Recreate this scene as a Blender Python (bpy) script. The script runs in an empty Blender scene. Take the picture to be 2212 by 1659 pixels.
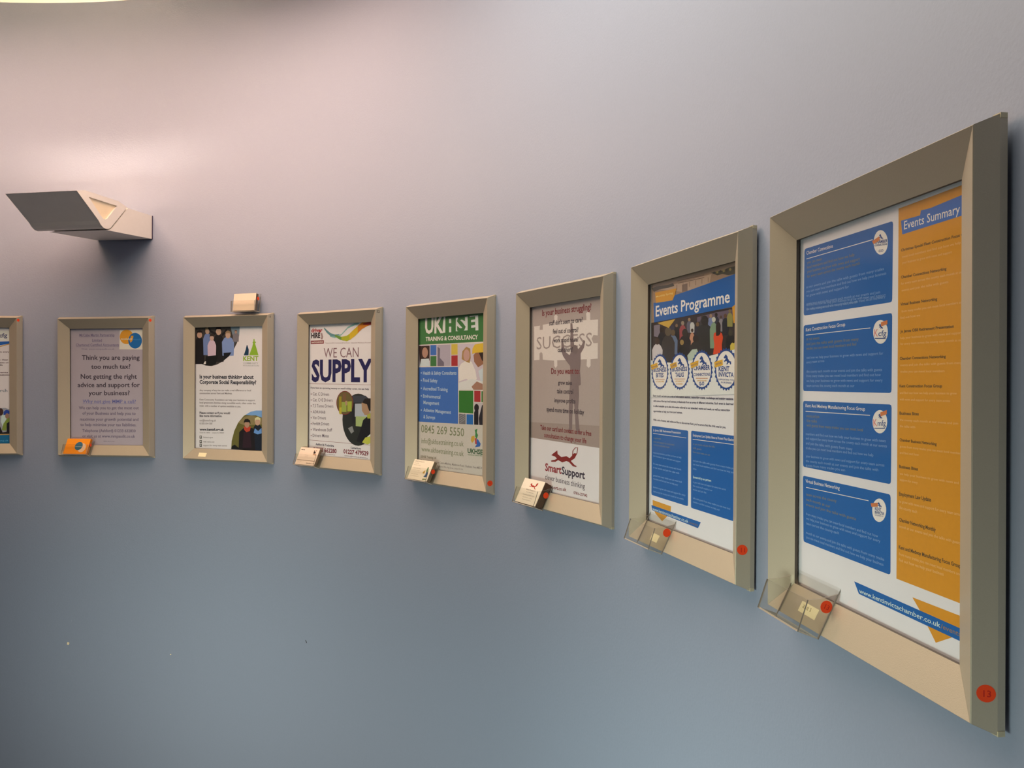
import bpy, bmesh, math, random
from mathutils import Matrix, Vector
random.seed(7)
sc = bpy.context.scene
COL = sc.collection
sc.cycles.sample_clamp_indirect = 0.0      # keep the light bounced out of the lamp's trough
EYE = 1.55            # camera height above the floor, metres
CEIL = 2.8255

# ------------------------------------------------------------------ camera
cam_data = bpy.data.cameras.new('camera'); cam = bpy.data.objects.new('camera', cam_data); COL.objects.link(cam)
F, PITCH, ROLL = 1680.19, -0.00427, 0.00893
cam_data.sensor_width = 36.0; cam_data.lens = F/2212*36; cam_data.clip_start = 0.02
_fw = Vector((0, math.cos(PITCH), math.sin(PITCH))); _u0 = Vector((0, -math.sin(PITCH), math.cos(PITCH))); _r0 = Vector((1, 0, 0))
_r = _r0*math.cos(ROLL) + _u0*math.sin(ROLL); _u = _u0*math.cos(ROLL) - _r0*math.sin(ROLL)
cam.matrix_world = Matrix(((_r.x, _u.x, -_fw.x, 0), (_r.y, _u.y, -_fw.y, 0), (_r.z, _u.z, -_fw.z, EYE), (0, 0, 0, 1)))
sc.camera = cam

# ------------------------------------------------------------------ exposure, world, lights
sc.view_settings.view_transform = 'Standard'; sc.view_settings.look = 'None'
sc.view_settings.exposure = 0.0; sc.view_settings.gamma = 1.0; sc.view_settings.use_curve_mapping = False
world = bpy.data.worlds.new('world'); sc.world = world; world.use_nodes = True
world.node_tree.nodes['Background'].inputs[0].default_value = (0.5, 0.5, 0.6, 1)
world.node_tree.nodes['Background'].inputs[1].default_value = 0.01


def area(name, loc, target, size, power, color, spread=180, size_y=None, rz=None):
    d = bpy.data.lights.new(name, 'AREA'); d.energy = power; d.color = color; d.size = size
    if size_y: d.shape = 'RECTANGLE'; d.size_y = size_y
    d.spread = math.radians(spread)
    o = bpy.data.objects.new(name, d); COL.objects.link(o); o.location = loc
    o.rotation_euler = (Vector(target)-Vector(loc)).to_track_quat('-Z', 'Y').to_euler()
    if rz is not None: o.rotation_euler = (0, 0, math.radians(rz))      # facing straight down
    return o
# warm light of the lit ceiling: a long patch following the curve of the wall, and the middle of the room
area('ceiling_wash', (-1.25, 2.03, 2.78), (0, 0, 0), 1.5, 16, (1.0, 0.58, 0.41), 180, 0.3, -16)
area('ceiling_wash', (-0.78, 2.08, 2.74), (0, 0, 0), 0.5, 1.7, (1.0, 0.68, 0.46), 180, 0.25, -26)  # small extra patch added to fill a dim spot along the wall's top
area('ceiling_wash', (-0.1, 1.05, 2.78), (0, 0, 0), 1.2, 11.5, (0.96, 0.86, 0.68), 180, 0.3, -67)
area('ceiling_wash', (-0.85, 1.35, 2.78), (-0.85, 1.35, 0), 1.0, 8, (1.0, 0.80, 0.55))
area('ceiling_wash', (-0.6, 0.5, 2.78), (-0.6, 0.5, 0), 1.0, 3, (1.0, 0.82, 0.66))
# added low cool fill lights to brighten the lower wall, no real source
area('low_fill', (-2.0, 0.3, 0.55), (-0.8, 2.45, 0.33), 0.9, 6.8, (0.96, 0.98, 0.78), 62)
area('low_fill', (-1.55, -0.2, 0.5), (0.3, 0.95, 0.4), 1.1, 10.0, (0.90, 1.0, 0.82), 60)
# unseen uplight added beyond the left edge to brighten the ceiling
area('ceiling_fill', (-2.35, 2.15, 2.1), (-2.2, 2.15, 3), 0.2, 4, (1.0, 0.80, 0.50), 120)

# ------------------------------------------------------------------ materials
def rgb(h):
    v = [k/255 for k in h]
    return tuple(c/12.92 if c <= .04045 else ((c+.055)/1.055)**2.4 for c in v) + (1,)
MATS = {}
def mat(name, color, rough=0.6, metal=0.0, spec=0.5, noise=0, bump=0, scale=60, detail=2):
    if name in MATS: return MATS[name]
    m = bpy.data.materials.new(name); m.use_nodes = True; nt = m.node_tree; b = nt.nodes['Principled BSDF']
    c = rgb(color) if max(color) > 1 else tuple(color)+(1,)
    b.inputs['Base Color'].default_value = c; b.inputs['Roughness'].default_value = rough
    b.inputs['Metallic'].default_value = metal; b.inputs['Specular IOR Level'].default_value = spec
    if noise or bump:
        tc = nt.nodes.new('ShaderNodeTexCoord'); n = nt.nodes.new('ShaderNodeTexNoise')
        n.inputs['Scale'].default_value = scale; n.inputs['Detail'].default_value = detail
        nt.links.new(tc.outputs['Object'], n.inputs['Vector'])
        if noise:
            mx = nt.nodes.new('ShaderNodeMix'); mx.data_type = 'RGBA'
            mx.inputs[6].default_value = tuple(x*(1-noise) for x in c[:3])+(1,); mx.inputs[7].default_value = tuple(min(1, x*(1+noise)) for x in c[:3])+(1,)
            nt.links.new(n.outputs['Fac'], mx.inputs[0]); nt.links.new(mx.outputs[2], b.inputs['Base Color'])
        if bump:
            bp = nt.nodes.new('ShaderNodeBump'); bp.inputs['Strength'].default_value = bump; bp.inputs['Distance'].default_value = 0.001
            nt.links.new(n.outputs['Fac'], bp.inputs['Height']); nt.links.new(bp.outputs['Normal'], b.inputs['Normal'])
    MATS[name] = m; return m
def ink(c8):
    return mat('ink_%d_%d_%d' % tuple(c8), c8, 0.7, spec=0.2, noise=0.05, scale=300)
def clear(name, tint, rough=0.08, gloss=1.0, ior=1.49):
    if name in MATS: return MATS[name]
    m = bpy.data.materials.new(name); m.use_nodes = True; nt = m.node_tree; nt.nodes.clear()
    o = nt.nodes.new('ShaderNodeOutputMaterial'); mx = nt.nodes.new('ShaderNodeMixShader')
    t = nt.nodes.new('ShaderNodeBsdfTransparent'); t.inputs[0].default_value = tuple(tint)+(1,)
    g = nt.nodes.new('ShaderNodeBsdfGlossy'); g.inputs['Roughness'].default_value = rough
    fr = nt.nodes.new('ShaderNodeLayerWeight'); fr.inputs['Blend'].default_value = 0.5
    pw = nt.nodes.new('ShaderNodeMath'); pw.operation = 'POWER'; pw.inputs[1].default_value = 5.0
    ml = nt.nodes.new('ShaderNodeMath'); ml.operation = 'MULTIPLY_ADD'; ml.inputs[1].default_value = gloss; ml.inputs[2].default_value = 0.04
    nt.links.new(fr.outputs['Facing'], pw.inputs[0]); nt.links.new(pw.outputs[0], ml.inputs[0]); nt.links.new(ml.outputs[0], mx.inputs[0])
    nt.links.new(t.outputs[0], mx.inputs[1]); nt.links.new(g.outputs[0], mx.inputs[2]); nt.links.new(mx.outputs[0], o.inputs[0])
    MATS[name] = m; return m
M_WALL = mat('lavender_wall_paint', (0.292, 0.342, 0.470), 0.55, spec=0.35, noise=0.03, bump=0.25, scale=220, detail=4)
M_CEIL = mat('ceiling_paint', (0.88, 0.85, 0.74), 0.9, noise=0.02, scale=40)
M_FLOOR = mat('carpet', (0.16, 0.16, 0.19), 0.95, noise=0.3, bump=0.4, scale=300)
M_RAIL = mat('satin_aluminium', (0.54, 0.485, 0.385), 0.46, metal=0.35, noise=0.04, bump=0.08, scale=900)
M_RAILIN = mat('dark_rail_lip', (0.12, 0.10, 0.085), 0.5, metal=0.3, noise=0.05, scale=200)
M_BACK = mat('shadow_dark_backing', (0.03, 0.032, 0.05), 0.7, noise=0.1, scale=100)  # near-black navy puts the shadow behind the frame into the board's colour
M_PAPER = mat('poster_paper', (0.87, 0.90, 0.98), 0.6, spec=0.3, noise=0.02, scale=30)
M_LAMP = mat('white_lamp_enamel', (0.80, 0.76, 0.72), 0.45, noise=0.03, scale=50)
M_RED = mat('red_dot_sticker', (255, 72, 12), 0.6, noise=0.05, scale=400)
M_REDINK = mat('pen_on_red', (208, 32, 8), 0.6, noise=0.05, scale=400)
M_PEN = mat('black_pen', (42, 34, 28), 0.6, noise=0.1, scale=400)
M_LABEL = mat('cream_paper_label', (246, 237, 198), 0.8, noise=0.04, scale=300)
M_JOINT = mat('cream_plastic_joint', (207, 198, 168), 0.5, noise=0.05, scale=300)
M_SHEET = clear('clear_cover_sheet', (0.97, 0.97, 0.97), 0.10, 1.0, 1.45)
M_ACR = clear('clear_acrylic', (0.965, 0.965, 0.95), 0.05, 1.0)
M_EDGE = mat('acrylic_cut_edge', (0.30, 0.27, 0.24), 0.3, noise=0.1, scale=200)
M_EDGE2 = mat('acrylic_lit_edge', (0.62, 0.58, 0.52), 0.3, noise=0.1, scale=200)  # lighter copy of the edge, its lit look put into the colour

# ------------------------------------------------------------------ helpers
def link(name, verts, faces, mats, fmat=None, parent=None, smooth=False):
    me = bpy.data.meshes.new(name); me.from_pydata([tuple(v) for v in verts], [], faces)
    for m in (mats if isinstance(mats, (list, tuple)) else [mats]): me.materials.append(m)
    if fmat:
        for p_, k in zip(me.polygons, fmat): p_.material_index = k
    if smooth:
        for p_ in me.polygons: p_.use_smooth = True
    me.update()
    o = bpy.data.objects.new(name, me); COL.objects.link(o)
    if parent: o.parent = parent
    return o
def fix_normals(o):
    bm = bmesh.new(); bm.from_mesh(o.data); bmesh.ops.recalc_face_normals(bm, faces=bm.faces); bm.to_mesh(o.data); bm.free()
def thing(name, label, cat, mw, group=None):
    o = bpy.data.objects.new(name, None); COL.objects.link(o); o.matrix_world = mw; o.empty_display_size = 0.05
    o['label'] = label; o['category'] = cat
    if group: o['group'] = group
    return o
def box_vf(x0, x1, y0, y1, z0, z1):
    v = [(x, y, z) for x in (x0, x1) for y in (y0, y1) for z in (z0, z1)]
    f = [(0, 1, 3, 2), (4, 6, 7, 5), (0, 4, 5, 1), (2, 3, 7, 6), (0, 2, 6, 4), (1, 5, 7, 3)]
    return v, f
def prism(name, prof, axis_vecs, a, b, mats, parent, fmat=None, smooth=False):
    """profile [(p,q)] extruded from a to b; axis_vecs = (P, Q, E) unit vectors"""
    P, Q, E_ = axis_vecs; n = len(prof)
    v = [P*p_+Q*q+E_*a for p_, q in prof] + [P*p_+Q*q+E_*b for p_, q in prof]
    f = [(k, (k+1) % n, n+(k+1) % n, n+k) for k in range(n)] + [tuple(range(n))[::-1], tuple(range(n, 2*n))]
    o = link(name, v, f, mats, fmat, parent, False); fix_normals(o)
    if smooth:
        for p_ in o.data.polygons:
            if len(p_.vertices) == 4: p_.use_smooth = True
    return o
MM = 0.001

WORDS = 'you can meet local members and find out how we help your business to grow with news and support for every team across the county each month at our events and join the talks with guests from many trades'.split()
def lines(first, count):
    # a run of small illegible text, set in plain words
    return ' '.join(WORDS[(first+k) % len(WORDS)] for k in range(count))
SMALL = ('poster_text', 'body_text', 'panel_text', 'orange_text', 'card_text', 'lower_text')
# flat print: polygons and lettering gathered per part, laid in layers a twentieth of a millimetre apart
_txt = {}
def text_mesh(s, bold):
    key = (s, bold)
    if key in _txt: return _txt[key]
    c = bpy.data.curves.new('t', 'FONT'); c.body = s; c.size = 1.0; c.resolution_u = 2; c.offset = bold; c.fill_mode = 'FRONT'
    o = bpy.data.objects.new('t', c); COL.objects.link(o)
    bpy.context.view_layer.update()
    dg = bpy.context.evaluated_depsgraph_get(); me = o.evaluated_get(dg).to_mesh()
    vs = [(v.co.x, v.co.y) for v in me.vertices]; fs = [tuple(p_.vertices) for p_ in me.polygons]
    o.evaluated_get(dg).to_mesh_clear(); bpy.data.objects.remove(o); bpy.data.curves.remove(c)
    _txt[key] = (vs, fs); return _txt[key]
def inside(pts, cx, cy):
    return pts
def print_on(els, parent, z0=0.0, step=0.05, unit=MM, only=None):
    """els in mm on the parent's x (right) / y (up) plane; +z towards the viewer"""
    groups = {}; boxes = []
    for e in els:
        if e[0] == 'P':
            _, g, c, pts = e
            vs = list(pts); fs = [tuple(range(len(pts)))]
            area2 = sum(vs[k-1][0]*vs[k][1]-vs[k][0]*vs[k-1][1] for k in range(len(vs)))
            if area2 < 0: fs = [tuple(range(len(pts)))[::-1]]
        else:
            _, g, c, s, x0, y0, x1, y1, h, bo = e
            tv, tf = text_mesh(s, bo)
            if not tv: continue
            mx = max(v[0] for v in tv); mn = min(v[0] for v in tv)
            L_ = math.hypot(x1-x0, y1-y0); sx = L_/(mx-mn); sy = h/0.70
            ca, sa = (x1-x0)/L_, (y1-y0)/L_
            vs = [(x0+ca*(v[0]-mn)*sx-sa*v[1]*sy, y0+sa*(v[0]-mn)*sx+ca*v[1]*sy) for v in tv]; fs = tf
        bx = (min(v[0] for v in vs), max(v[0] for v in vs), min(v[1] for v in vs), max(v[1] for v in vs))
        lay = 1
        for (b, l_) in boxes:
            if b[0] < bx[1] and b[1] > bx[0] and b[2] < bx[3] and b[3] > bx[2] and l_ >= lay: lay = l_+1
        boxes.append((bx, lay))
        G = groups.setdefault(g, {'v': [], 'f': [], 'm': [], 'c': []})
        if c not in G['c']: G['c'].append(c)
        k = G['c'].index(c); n = len(G['v']); z = z0+lay*step
        G['v'] += [(a*unit, b*unit, z*unit) for a, b in vs]
        G['f'] += [tuple(n+q for q in f) for f in fs]; G['m'] += [k]*len(fs)
    for g, G in groups.items():
        name = g.split('#')[0]
        o = link(name, G['v'], G['f'], [ink(c) for c in G['c']], G['m'], parent)
        if name in SMALL: o['kind'] = 'stuff'      # lettering too small to pick apart

# ------------------------------------------------------------------ printed artwork of the posters, millimetres from each poster's middle
ART = {
 'summary': [
  ('P','blue_panel#1',(34,107,190),((-125.2,182.9),(-124.5,185.1),(-122.2,185.9),(33,184.1),(35.2,183.4),(36,181.1),(35.3,111),(34.6,108.8),(32.3,108),(-123,109.8),(-125.2,110.5),(-126,112.8))),
  ('P','blue_panel#2',(34,107,190),((-125.9,95.6),(-125.2,97.8),(-122.9,98.6),(32.4,97.8),(34.6,97.1),(35.4,94.8),(34.9,25.6),(34.2,23.4),(31.9,22.6),(-123.2,23.6),(-125.4,24.3),(-126.2,26.6))),
  ('P','blue_panel#3',(34,107,190),((-126.3,9.4),(-125.5,11.6),(-123.3,12.4),(32.2,11.8),(34.4,11.1),(35.2,8.8),(34.7,-60.1),(34,-62.3),(31.7,-63.1),(-122.5,-62.7),(-124.8,-62),(-125.5,-59.7))),
  ('P','blue_panel#4',(34,107,190),((-125.6,-75.9),(-124.9,-73.6),(-122.7,-72.9),(31.4,-72.7),(33.7,-73.5),(34.4,-75.7),(34.8,-145.1),(34,-147.3),(31.8,-148.1),(-120.7,-147.8),(-123,-147.1),(-123.8,-144.8))),
  ('P','orange_panel#5',(226,161,47),((44,193.8),(148,194.8),(148,-149.5),(43.6,-149.3))),
  ('P','banner',(72,124,212),((47.7,181.8),(74.2,180.9),(75.5,185),(87.9,184.3),(135.7,186.9),(135.8,169.4),(49.6,168.7))),
  ('T','banner',(247,247,247),'Events Summary',52.2,172.7,124,172,7.7,0.006),
  ('T','panel_text',(247,247,247),'Chamber Connections',-120.6,178.7,-66.2,177.2,4,0.006),
  ('P','panel_text',(247,247,247),((-120.5,173.5),(4.5,172),(4.5,172.8),(-120.5,174.2))),
  ('T','panel_text',(135,137,109),lines(0,3),-119.1,168,-88,167.2,3.3,0.006),
  ('T','panel_text',(135,137,109),lines(3,8),-119,162.5,-26.4,161.6,3.2,0.006),
  ('T','panel_text',(135,137,109),lines(11,8),-119,157.6,-16.8,155.7,3.2,0.006),
  ('T','panel_text',(135,137,109),lines(19,8),-118.9,152,-16.8,151.4,3.1,0.006),
  ('T','panel_text',(135,177,231),lines(27,12),-120.1,140.3,22.3,140,2.9,0.006),
  ('T','panel_text',(135,177,231),lines(0,13),-120.1,135.4,26.1,135.3,2.8,0.006),
  ('T','panel_text',(135,177,231),lines(13,7),-120,130.5,-36,130.3,3,0.006),
  ('T','panel_text',(135,177,231),lines(20,12),-119.9,121.4,16.8,118.4,2.8,0.006),
  ('T','panel_text',(135,177,231),lines(32,12),-119.9,115.1,24.4,112.8,2.9,0.006),
  ('P','round_badge#1',(247,247,247),((28.3,165.3),(28.1,162.7),(27.3,160.4),(26,158.4),(24.3,156.9),(22.2,155.8),(19.9,155.4),(17.4,155.5),(14.9,156.2),(12.5,157.5),(10.4,159.3),(8.5,161.5),(7.1,164),(6.3,166.7),(6,169.4),(6.2,172),(7.1,174.4),(8.4,176.4),(10.2,178),(12.3,179),(14.7,179.4),(17.2,179.2),(19.7,178.4),(22,177),(24.1,175.2),(25.9,173),(27.2,170.6),(28,167.9))),
  ('P','round_badge#1',(37,76,149),((14.7,174.3),(15.8,175.2),(16.7,175.7),(17.2,175),(17.9,174.2),(18.2,173.2),(19,172.3),(19.6,171.5),(20.9,171.1),(21.1,169.7),(20.1,169.7),(19.9,170.7),(18.7,170.8),(17.8,170.2),(16.9,170.4),(17.7,171.3),(16.9,172.2),(15.5,171.9),(14.9,172.5),(15.9,172.9),(16.6,173.6),(15.5,173.7))),
  ('T','round_badge#1',(37,76,149),'CHAMBER',7.7,167.7,27.8,165.6,2.9,0.02),
  ('T','round_badge#1',(37,76,149),'CONNECTIONS',7.7,165.1,27.3,163.2,1.8,0.013),
  ('T','round_badge#1',(37,76,149),'GO',14,158.4,21.3,157.9,2.3,0.02),
  ('P','round_badge#1',(217,135,85),((3.6,171),(15,173.7),(16.2,169.9),(6,167.6))),
  ('T','panel_text',(135,177,231),lines(5,14),-119.9,120.2,25.4,114.5,2.9,0.006),
  ('T','panel_text',(135,177,231),lines(19,8),-119.9,115.3,-20.6,113,2.9,0.006),
  ('T','panel_text',(247,247,247),'Kent Construction Focus Group',-120.9,91.4,-42.3,91.5,3.9,0.006),
  ('P','panel_text',(247,247,247),((-120.9,86.9),(1.3,85.9),(1.3,86.6),(-120.9,87.6))),
  ('T','panel_text',(135,137,109),lines(27,3),-119.5,81.1,-92.1,80.8,3.4,0.006),
  ('T','panel_text',(135,137,109),lines(30,8),-119.4,75.5,-18.2,75.1,3.2,0.006),
  ('T','panel_text',(135,137,109),lines(38,8),-119.4,70.3,-22.4,70.3,3.2,0.006),
  ('T','panel_text',(135,177,231),lines(7,13),-119.3,60.2,22,59.2,2.9,0.006),
  ('T','panel_text',(135,177,231),lines(20,3),-119.2,54.9,-81.9,55.5,3,0.006),
  ('T','panel_text',(135,177,231),lines(23,13),-119.1,44.5,20.3,43.6,2.9,0.006),
  ('T','panel_text',(135,177,231),lines(36,12),-119,39.5,18.4,38.7,2.8,0.006),
  ('T','panel_text',(135,177,231),lines(9,12),-119,34,21.3,33.4,2.8,0.006),
  ('T','panel_text',(135,177,231),lines(21,8),-118.9,28.4,-25.2,28.1,3,0.006),
  ('P','round_badge#2',(247,247,247),((29,80.4),(28.8,77.9),(28,75.6),(26.6,73.5),(24.9,71.8),(22.7,70.6),(20.3,69.9),(17.8,69.7),(15.2,70.2),(12.7,71.2),(10.5,72.7),(8.6,74.6),(7.1,76.9),(6.2,79.4),(5.9,82),(6.2,84.6),(7.1,87),(8.4,89.1),(10.3,90.8),(12.5,91.9),(15,92.6),(17.6,92.7),(20.1,92.2),(22.6,91.1),(24.7,89.6),(26.5,87.6),(27.9,85.4),(28.7,82.9))),
  ('P','round_badge#2',(37,76,149),((15.1,87.7),(16.2,88.7),(17,89.2),(17.5,88.6),(18.3,88),(18.5,87),(19.3,86.2),(19.9,85.5),(21.1,85.3),(21.3,83.9),(20.3,83.8),(20.1,84.7),(19,84.7),(18.1,84),(17.3,84.2),(18.1,85.1),(17.3,85.8),(15.9,85.4),(15.3,86),(16.3,86.4),(17,87.2),(15.9,87.2))),
  ('T','round_badge#2',(234,148,146),'K',7.7,77.3,13.6,77.1,7.2,0.006),
  ('T','round_badge#2',(37,76,149),'cfg',14.2,77.4,26.8,76.8,5.3,0.006),
  ('P','round_badge#2',(37,76,149),((8.9,75),(25.7,74),(25.7,74.9),(8.9,75.9))),
  ('P','round_badge#2',(217,135,85),((18.2,90.3),(28.4,91.7),(28.4,87.8),(18.8,86.3))),
  ('T','panel_text',(247,247,247),'Kent And Medway Manufacturing Focus Group',-120.6,5.5,-6.7,4.7,3.7,0.006),
  ('P','panel_text',(247,247,247),((-120.5,0.2),(1.6,0.1),(1.6,0.8),(-120.5,1))),
  ('T','panel_text',(135,137,109),lines(29,3),-118.5,-6,-91.2,-5.9,3.3,0.006),
  ('T','panel_text',(135,137,109),lines(32,2),-118.5,-11.1,-96.2,-11.2,3.3,0.006),
  ('T','panel_text',(135,137,109),lines(34,9),-118.4,-16.4,-10,-15.9,3.1,0.006),
  ('T','panel_text',(135,177,231),lines(4,13),-119.7,-26.2,26.5,-24.3,2.9,0.006),
  ('T','panel_text',(135,177,231),lines(17,13),-119.6,-31.1,28.4,-29.1,2.8,0.006),
  ('T','panel_text',(135,177,231),lines(30,8),-119.6,-36.7,-27.9,-36.3,3,0.006),
  ('T','panel_text',(135,177,231),lines(38,12),-119.5,-42.2,7.4,-39.4,2.9,0.006),
  ('T','panel_text',(135,177,231),lines(11,12),-119.4,-51.3,24.8,-47.5,2.8,0.006),
  ('T','panel_text',(135,177,231),lines(23,12),-119.3,-56.8,15.3,-52.9,2.9,0.006),
  ('T','panel_text',(135,177,231),lines(35,6),-119.3,-61.7,-40.8,-58.9,2.9,0.006),
  ('P','round_badge#3',(247,247,247),((28.8,-4.6),(28.5,-7.1),(27.7,-9.5),(26.4,-11.6),(24.6,-13.5),(22.5,-14.9),(20.1,-15.9),(17.5,-16.3),(14.9,-16.2),(12.5,-15.5),(10.2,-14.3),(8.3,-12.6),(6.9,-10.5),(6,-8.2),(5.7,-5.7),(6,-3.1),(6.8,-0.7),(8.2,1.5),(10.1,3.4),(12.3,4.8),(14.7,5.7),(17.3,6.1),(19.9,5.9),(22.3,5.1),(24.5,3.8),(26.3,2.1),(27.7,0.1),(28.5,-2.2))),
  ('P','round_badge#3',(37,76,149),((14.9,0.9),(16,2),(16.8,2.6),(17.3,2.1),(18,1.5),(18.2,0.6),(19,0),(19.6,-0.7),(20.8,-0.8),(21,-2.1),(20,-2.3),(19.8,-1.4),(18.7,-1.5),(17.8,-2.4),(17,-2.3),(17.8,-1.3),(17,-0.7),(15.7,-1.2),(15.1,-0.7),(16.1,-0.2),(16.8,0.7),(15.7,0.5))),
  ('T','round_badge#3',(234,148,146),'K',7.5,-10.1,13.4,-9.6,7,0.006),
  ('T','round_badge#3',(37,76,149),'kmfg'[1:],14,-9.2,26.6,-8.4,5.2,0.006),
  ('P','round_badge#3',(37,76,149),((8.7,-12.2),(25.5,-11.4),(25.5,-10.5),(8.7,-11.4))),
  ('P','round_badge#3',(217,135,85),((17.9,3.8),(28.2,6.4),(28.2,2.5),(18.5,-0.1))),
  ('T','panel_text',(247,247,247),'Virtual Business Networking',-119.6,-80.1,-50.8,-79.5,3.9,0.006),
  ('T','orange_text',(104,86,56),'Christmas Special Fleet Construction Focus G',47.9,153.2,128.3,152.4,2.5,0.027),
  ('T','orange_text',(245,200,135),lines(2,9),49.7,147,124.9,146.5,2.2,0.006),
  ('T','orange_text',(245,200,135),lines(11,8),49.8,141.5,114.8,140.4,2.2,0.006),
  ('T','orange_text',(104,86,56),'Chamber Connections Networking',48.1,128.2,108.3,127.2,2.6,0.027),
  ('T','orange_text',(245,200,135),lines(19,10),48.2,122.5,128.5,121.9,2.1,0.006),
  ('T','orange_text',(245,200,135),lines(29,7),49.1,116.2,110.6,116,2.1,0.006),
  ('T','orange_text',(104,86,56),'Virtual Business Networking',47.4,103.3,97.1,102.8,2.6,0.027),
  ('T','orange_text',(245,200,135),lines(36,9),49.2,96.8,128.7,97.1,2.1,0.006),
  ('T','orange_text',(245,200,135),lines(6,4),47.5,91,74.9,91.1,2.2,0.006),
  ('T','orange_text',(104,86,56),'Jo James OBE Retirement Presentation',47.6,78.3,117.4,77.8,2.6,0.027),
  ('T','orange_text',(245,200,135),lines(10,9),47.7,72.3,126.7,72,2.2,0.006),
  ('T','orange_text',(245,200,135),lines(19,10),47.7,67,128.2,65.9,2.1,0.006),
  ('T','orange_text',(104,86,56),'Chamber Connections Networking',46.9,53.3,108,53,2.5,0.027),
  ('T','orange_text',(245,200,135),lines(29,9),47.9,47.4,126.9,47.3,2.1,0.006),
  ('T','orange_text',(245,200,135),lines(38,6),47.9,41.5,106.6,40.8,2.2,0.006),
  ('T','orange_text',(104,86,56),'Kent Construction Focus Group',46.8,27.9,103.7,27.9,2.6,0.027),
  ('T','orange_text',(245,200,135),lines(5,10),47.2,21.9,121.4,22,2.1,0.006),
  ('T','orange_text',(245,200,135),lines(15,8),47.2,15.9,113.5,15.6,2.2,0.006),
  ('T','orange_text',(104,86,56),'Business Bites',47,2.8,73.9,3,2.8,0.027),
  ('T','orange_text',(245,200,135),lines(23,9),47.4,-3,123,-2.8,2.1,0.006),
  ('T','orange_text',(245,200,135),lines(32,3),47.4,-8.7,69,-8.7,2.2,0.006),
  ('T','orange_text',(104,86,56),'Chamber Business Networking',47.2,-21.7,97.2,-22,2.6,0.027),
  ('T','orange_text',(245,200,135),lines(35,9),47.6,-27.4,127.4,-27.3,2.1,0.006),
  ('T','orange_text',(245,200,135),lines(5,4),47.6,-33.2,74.1,-33,2.2,0.006),
  ('T','orange_text',(104,86,56),'Business Bites',46.8,-46.4,73.1,-46.1,2.8,0.027),
  ('T','orange_text',(245,200,135),lines(9,9),47.8,-52.5,124,-51.9,2.1,0.006),
  ('T','orange_text',(245,200,135),lines(18,3),47.8,-57.9,72.7,-58,2.2,0.006),
  ('P','panel_text',(247,247,247),((-118.5,-85.8),(-0.1,-83.9),(-0.1,-83.2),(-118.5,-85.1))),
  ('T','panel_text',(135,137,109),lines(21,4),-118.4,-94.6,-56.5,-93.4,3.2,0.006),
  ('T','panel_text',(135,137,109),lines(25,4),-118.4,-100.2,-68.4,-101,3.2,0.006),
  ('T','panel_text',(135,137,109),lines(29,7),-118.3,-106,-21,-106.3,3.1,0.006),
  ('T','panel_text',(135,177,231),lines(36,12),-118.2,-116.6,15.3,-116.7,2.9,0.006),
  ('T','panel_text',(135,177,231),lines(9,12),-118.1,-121.6,19,-120.8,2.9,0.006),
  ('T','panel_text',(135,177,231),lines(21,5),-118.1,-127.2,-51.7,-126.3,3,0.006),
  ('T','panel_text',(135,177,231),lines(26,13),-118,-137.8,25.2,-137.1,2.9,0.006),
  ('T','panel_text',(135,177,231),lines(0,13),-117.9,-142.7,24.1,-142.1,2.9,0.006),
  ('P','round_badge#4',(247,247,247),((27.9,-88.5),(27.7,-91),(26.9,-93.4),(25.7,-95.7),(24,-97.8),(21.9,-99.5),(19.6,-100.7),(17.2,-101.4),(14.7,-101.5),(12.3,-101.1),(10.2,-100.1),(8.4,-98.6),(7,-96.7),(6.2,-94.4),(5.9,-91.9),(6.1,-89.3),(6.9,-86.8),(8.3,-84.4),(10,-82.4),(12.2,-80.7),(14.5,-79.6),(17,-78.9),(19.4,-78.9),(21.7,-79.4),(23.8,-80.4),(25.5,-81.9),(26.8,-83.8),(27.7,-86))),
  ('P','round_badge#4',(37,76,149),((14.6,-84.4),(15.6,-83.1),(16.5,-82.4),(16.9,-82.9),(17.7,-83.4),(17.9,-84.3),(18.7,-84.8),(19.2,-85.4),(20.5,-85.4),(20.6,-86.7),(19.7,-87),(19.5,-86.1),(18.4,-86.4),(17.5,-87.3),(16.7,-87.3),(17.5,-86.2),(16.7,-85.7),(15.4,-86.4),(14.7,-86),(15.7,-85.4),(16.4,-84.4),(15.3,-84.7))),
  ('T','round_badge#4',(37,76,149),'KENT',10.4,-91,20.4,-90.5,2.9,0.02),
  ('T','round_badge#4',(37,76,149),'INVICTA',10.4,-94.4,24.8,-93.6,2.8,0.02),
  ('T','round_badge#4',(37,76,149),'SUPPORTING YOU',10.4,-96.3,23.7,-95.6,1.1,0.006),
  ('P','round_badge#4',(217,135,85),((3.5,-85.4),(14.8,-83.2),(14.8,-87.1),(4.7,-88.7))),
  ('T','orange_text',(104,86,56),'Employment Law Update',46.9,-71.8,90.5,-71.2,3.4,0.027),
  ('T','orange_text',(245,200,135),lines(13,10),46.9,-78.3,128.4,-77.8,2.6,0.006),
  ('T','orange_text',(245,200,135),lines(23,3),47,-84,72.1,-84.3,2.9,0.006),
  ('T','orange_text',(104,86,56),'Chamber Networking Monthly',47.1,-95.5,96.6,-96.1,3.3,0.027),
  ('T','orange_text',(245,200,135),lines(26,10),47.1,-101.3,126.7,-101.2,2.6,0.006),
  ('T','orange_text',(104,86,56),'Kent and Medway Manufacturing Focus Group',46.8,-120.8,126.8,-120.4,3.3,0.027),
  ('T','orange_text',(245,200,135),lines(36,9),47.3,-126.7,126.9,-126.8,2.6,0.006),
  ('T','orange_text',(245,200,135),lines(6,7),47.3,-132.2,106.6,-131.6,2.8,0.006),
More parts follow.
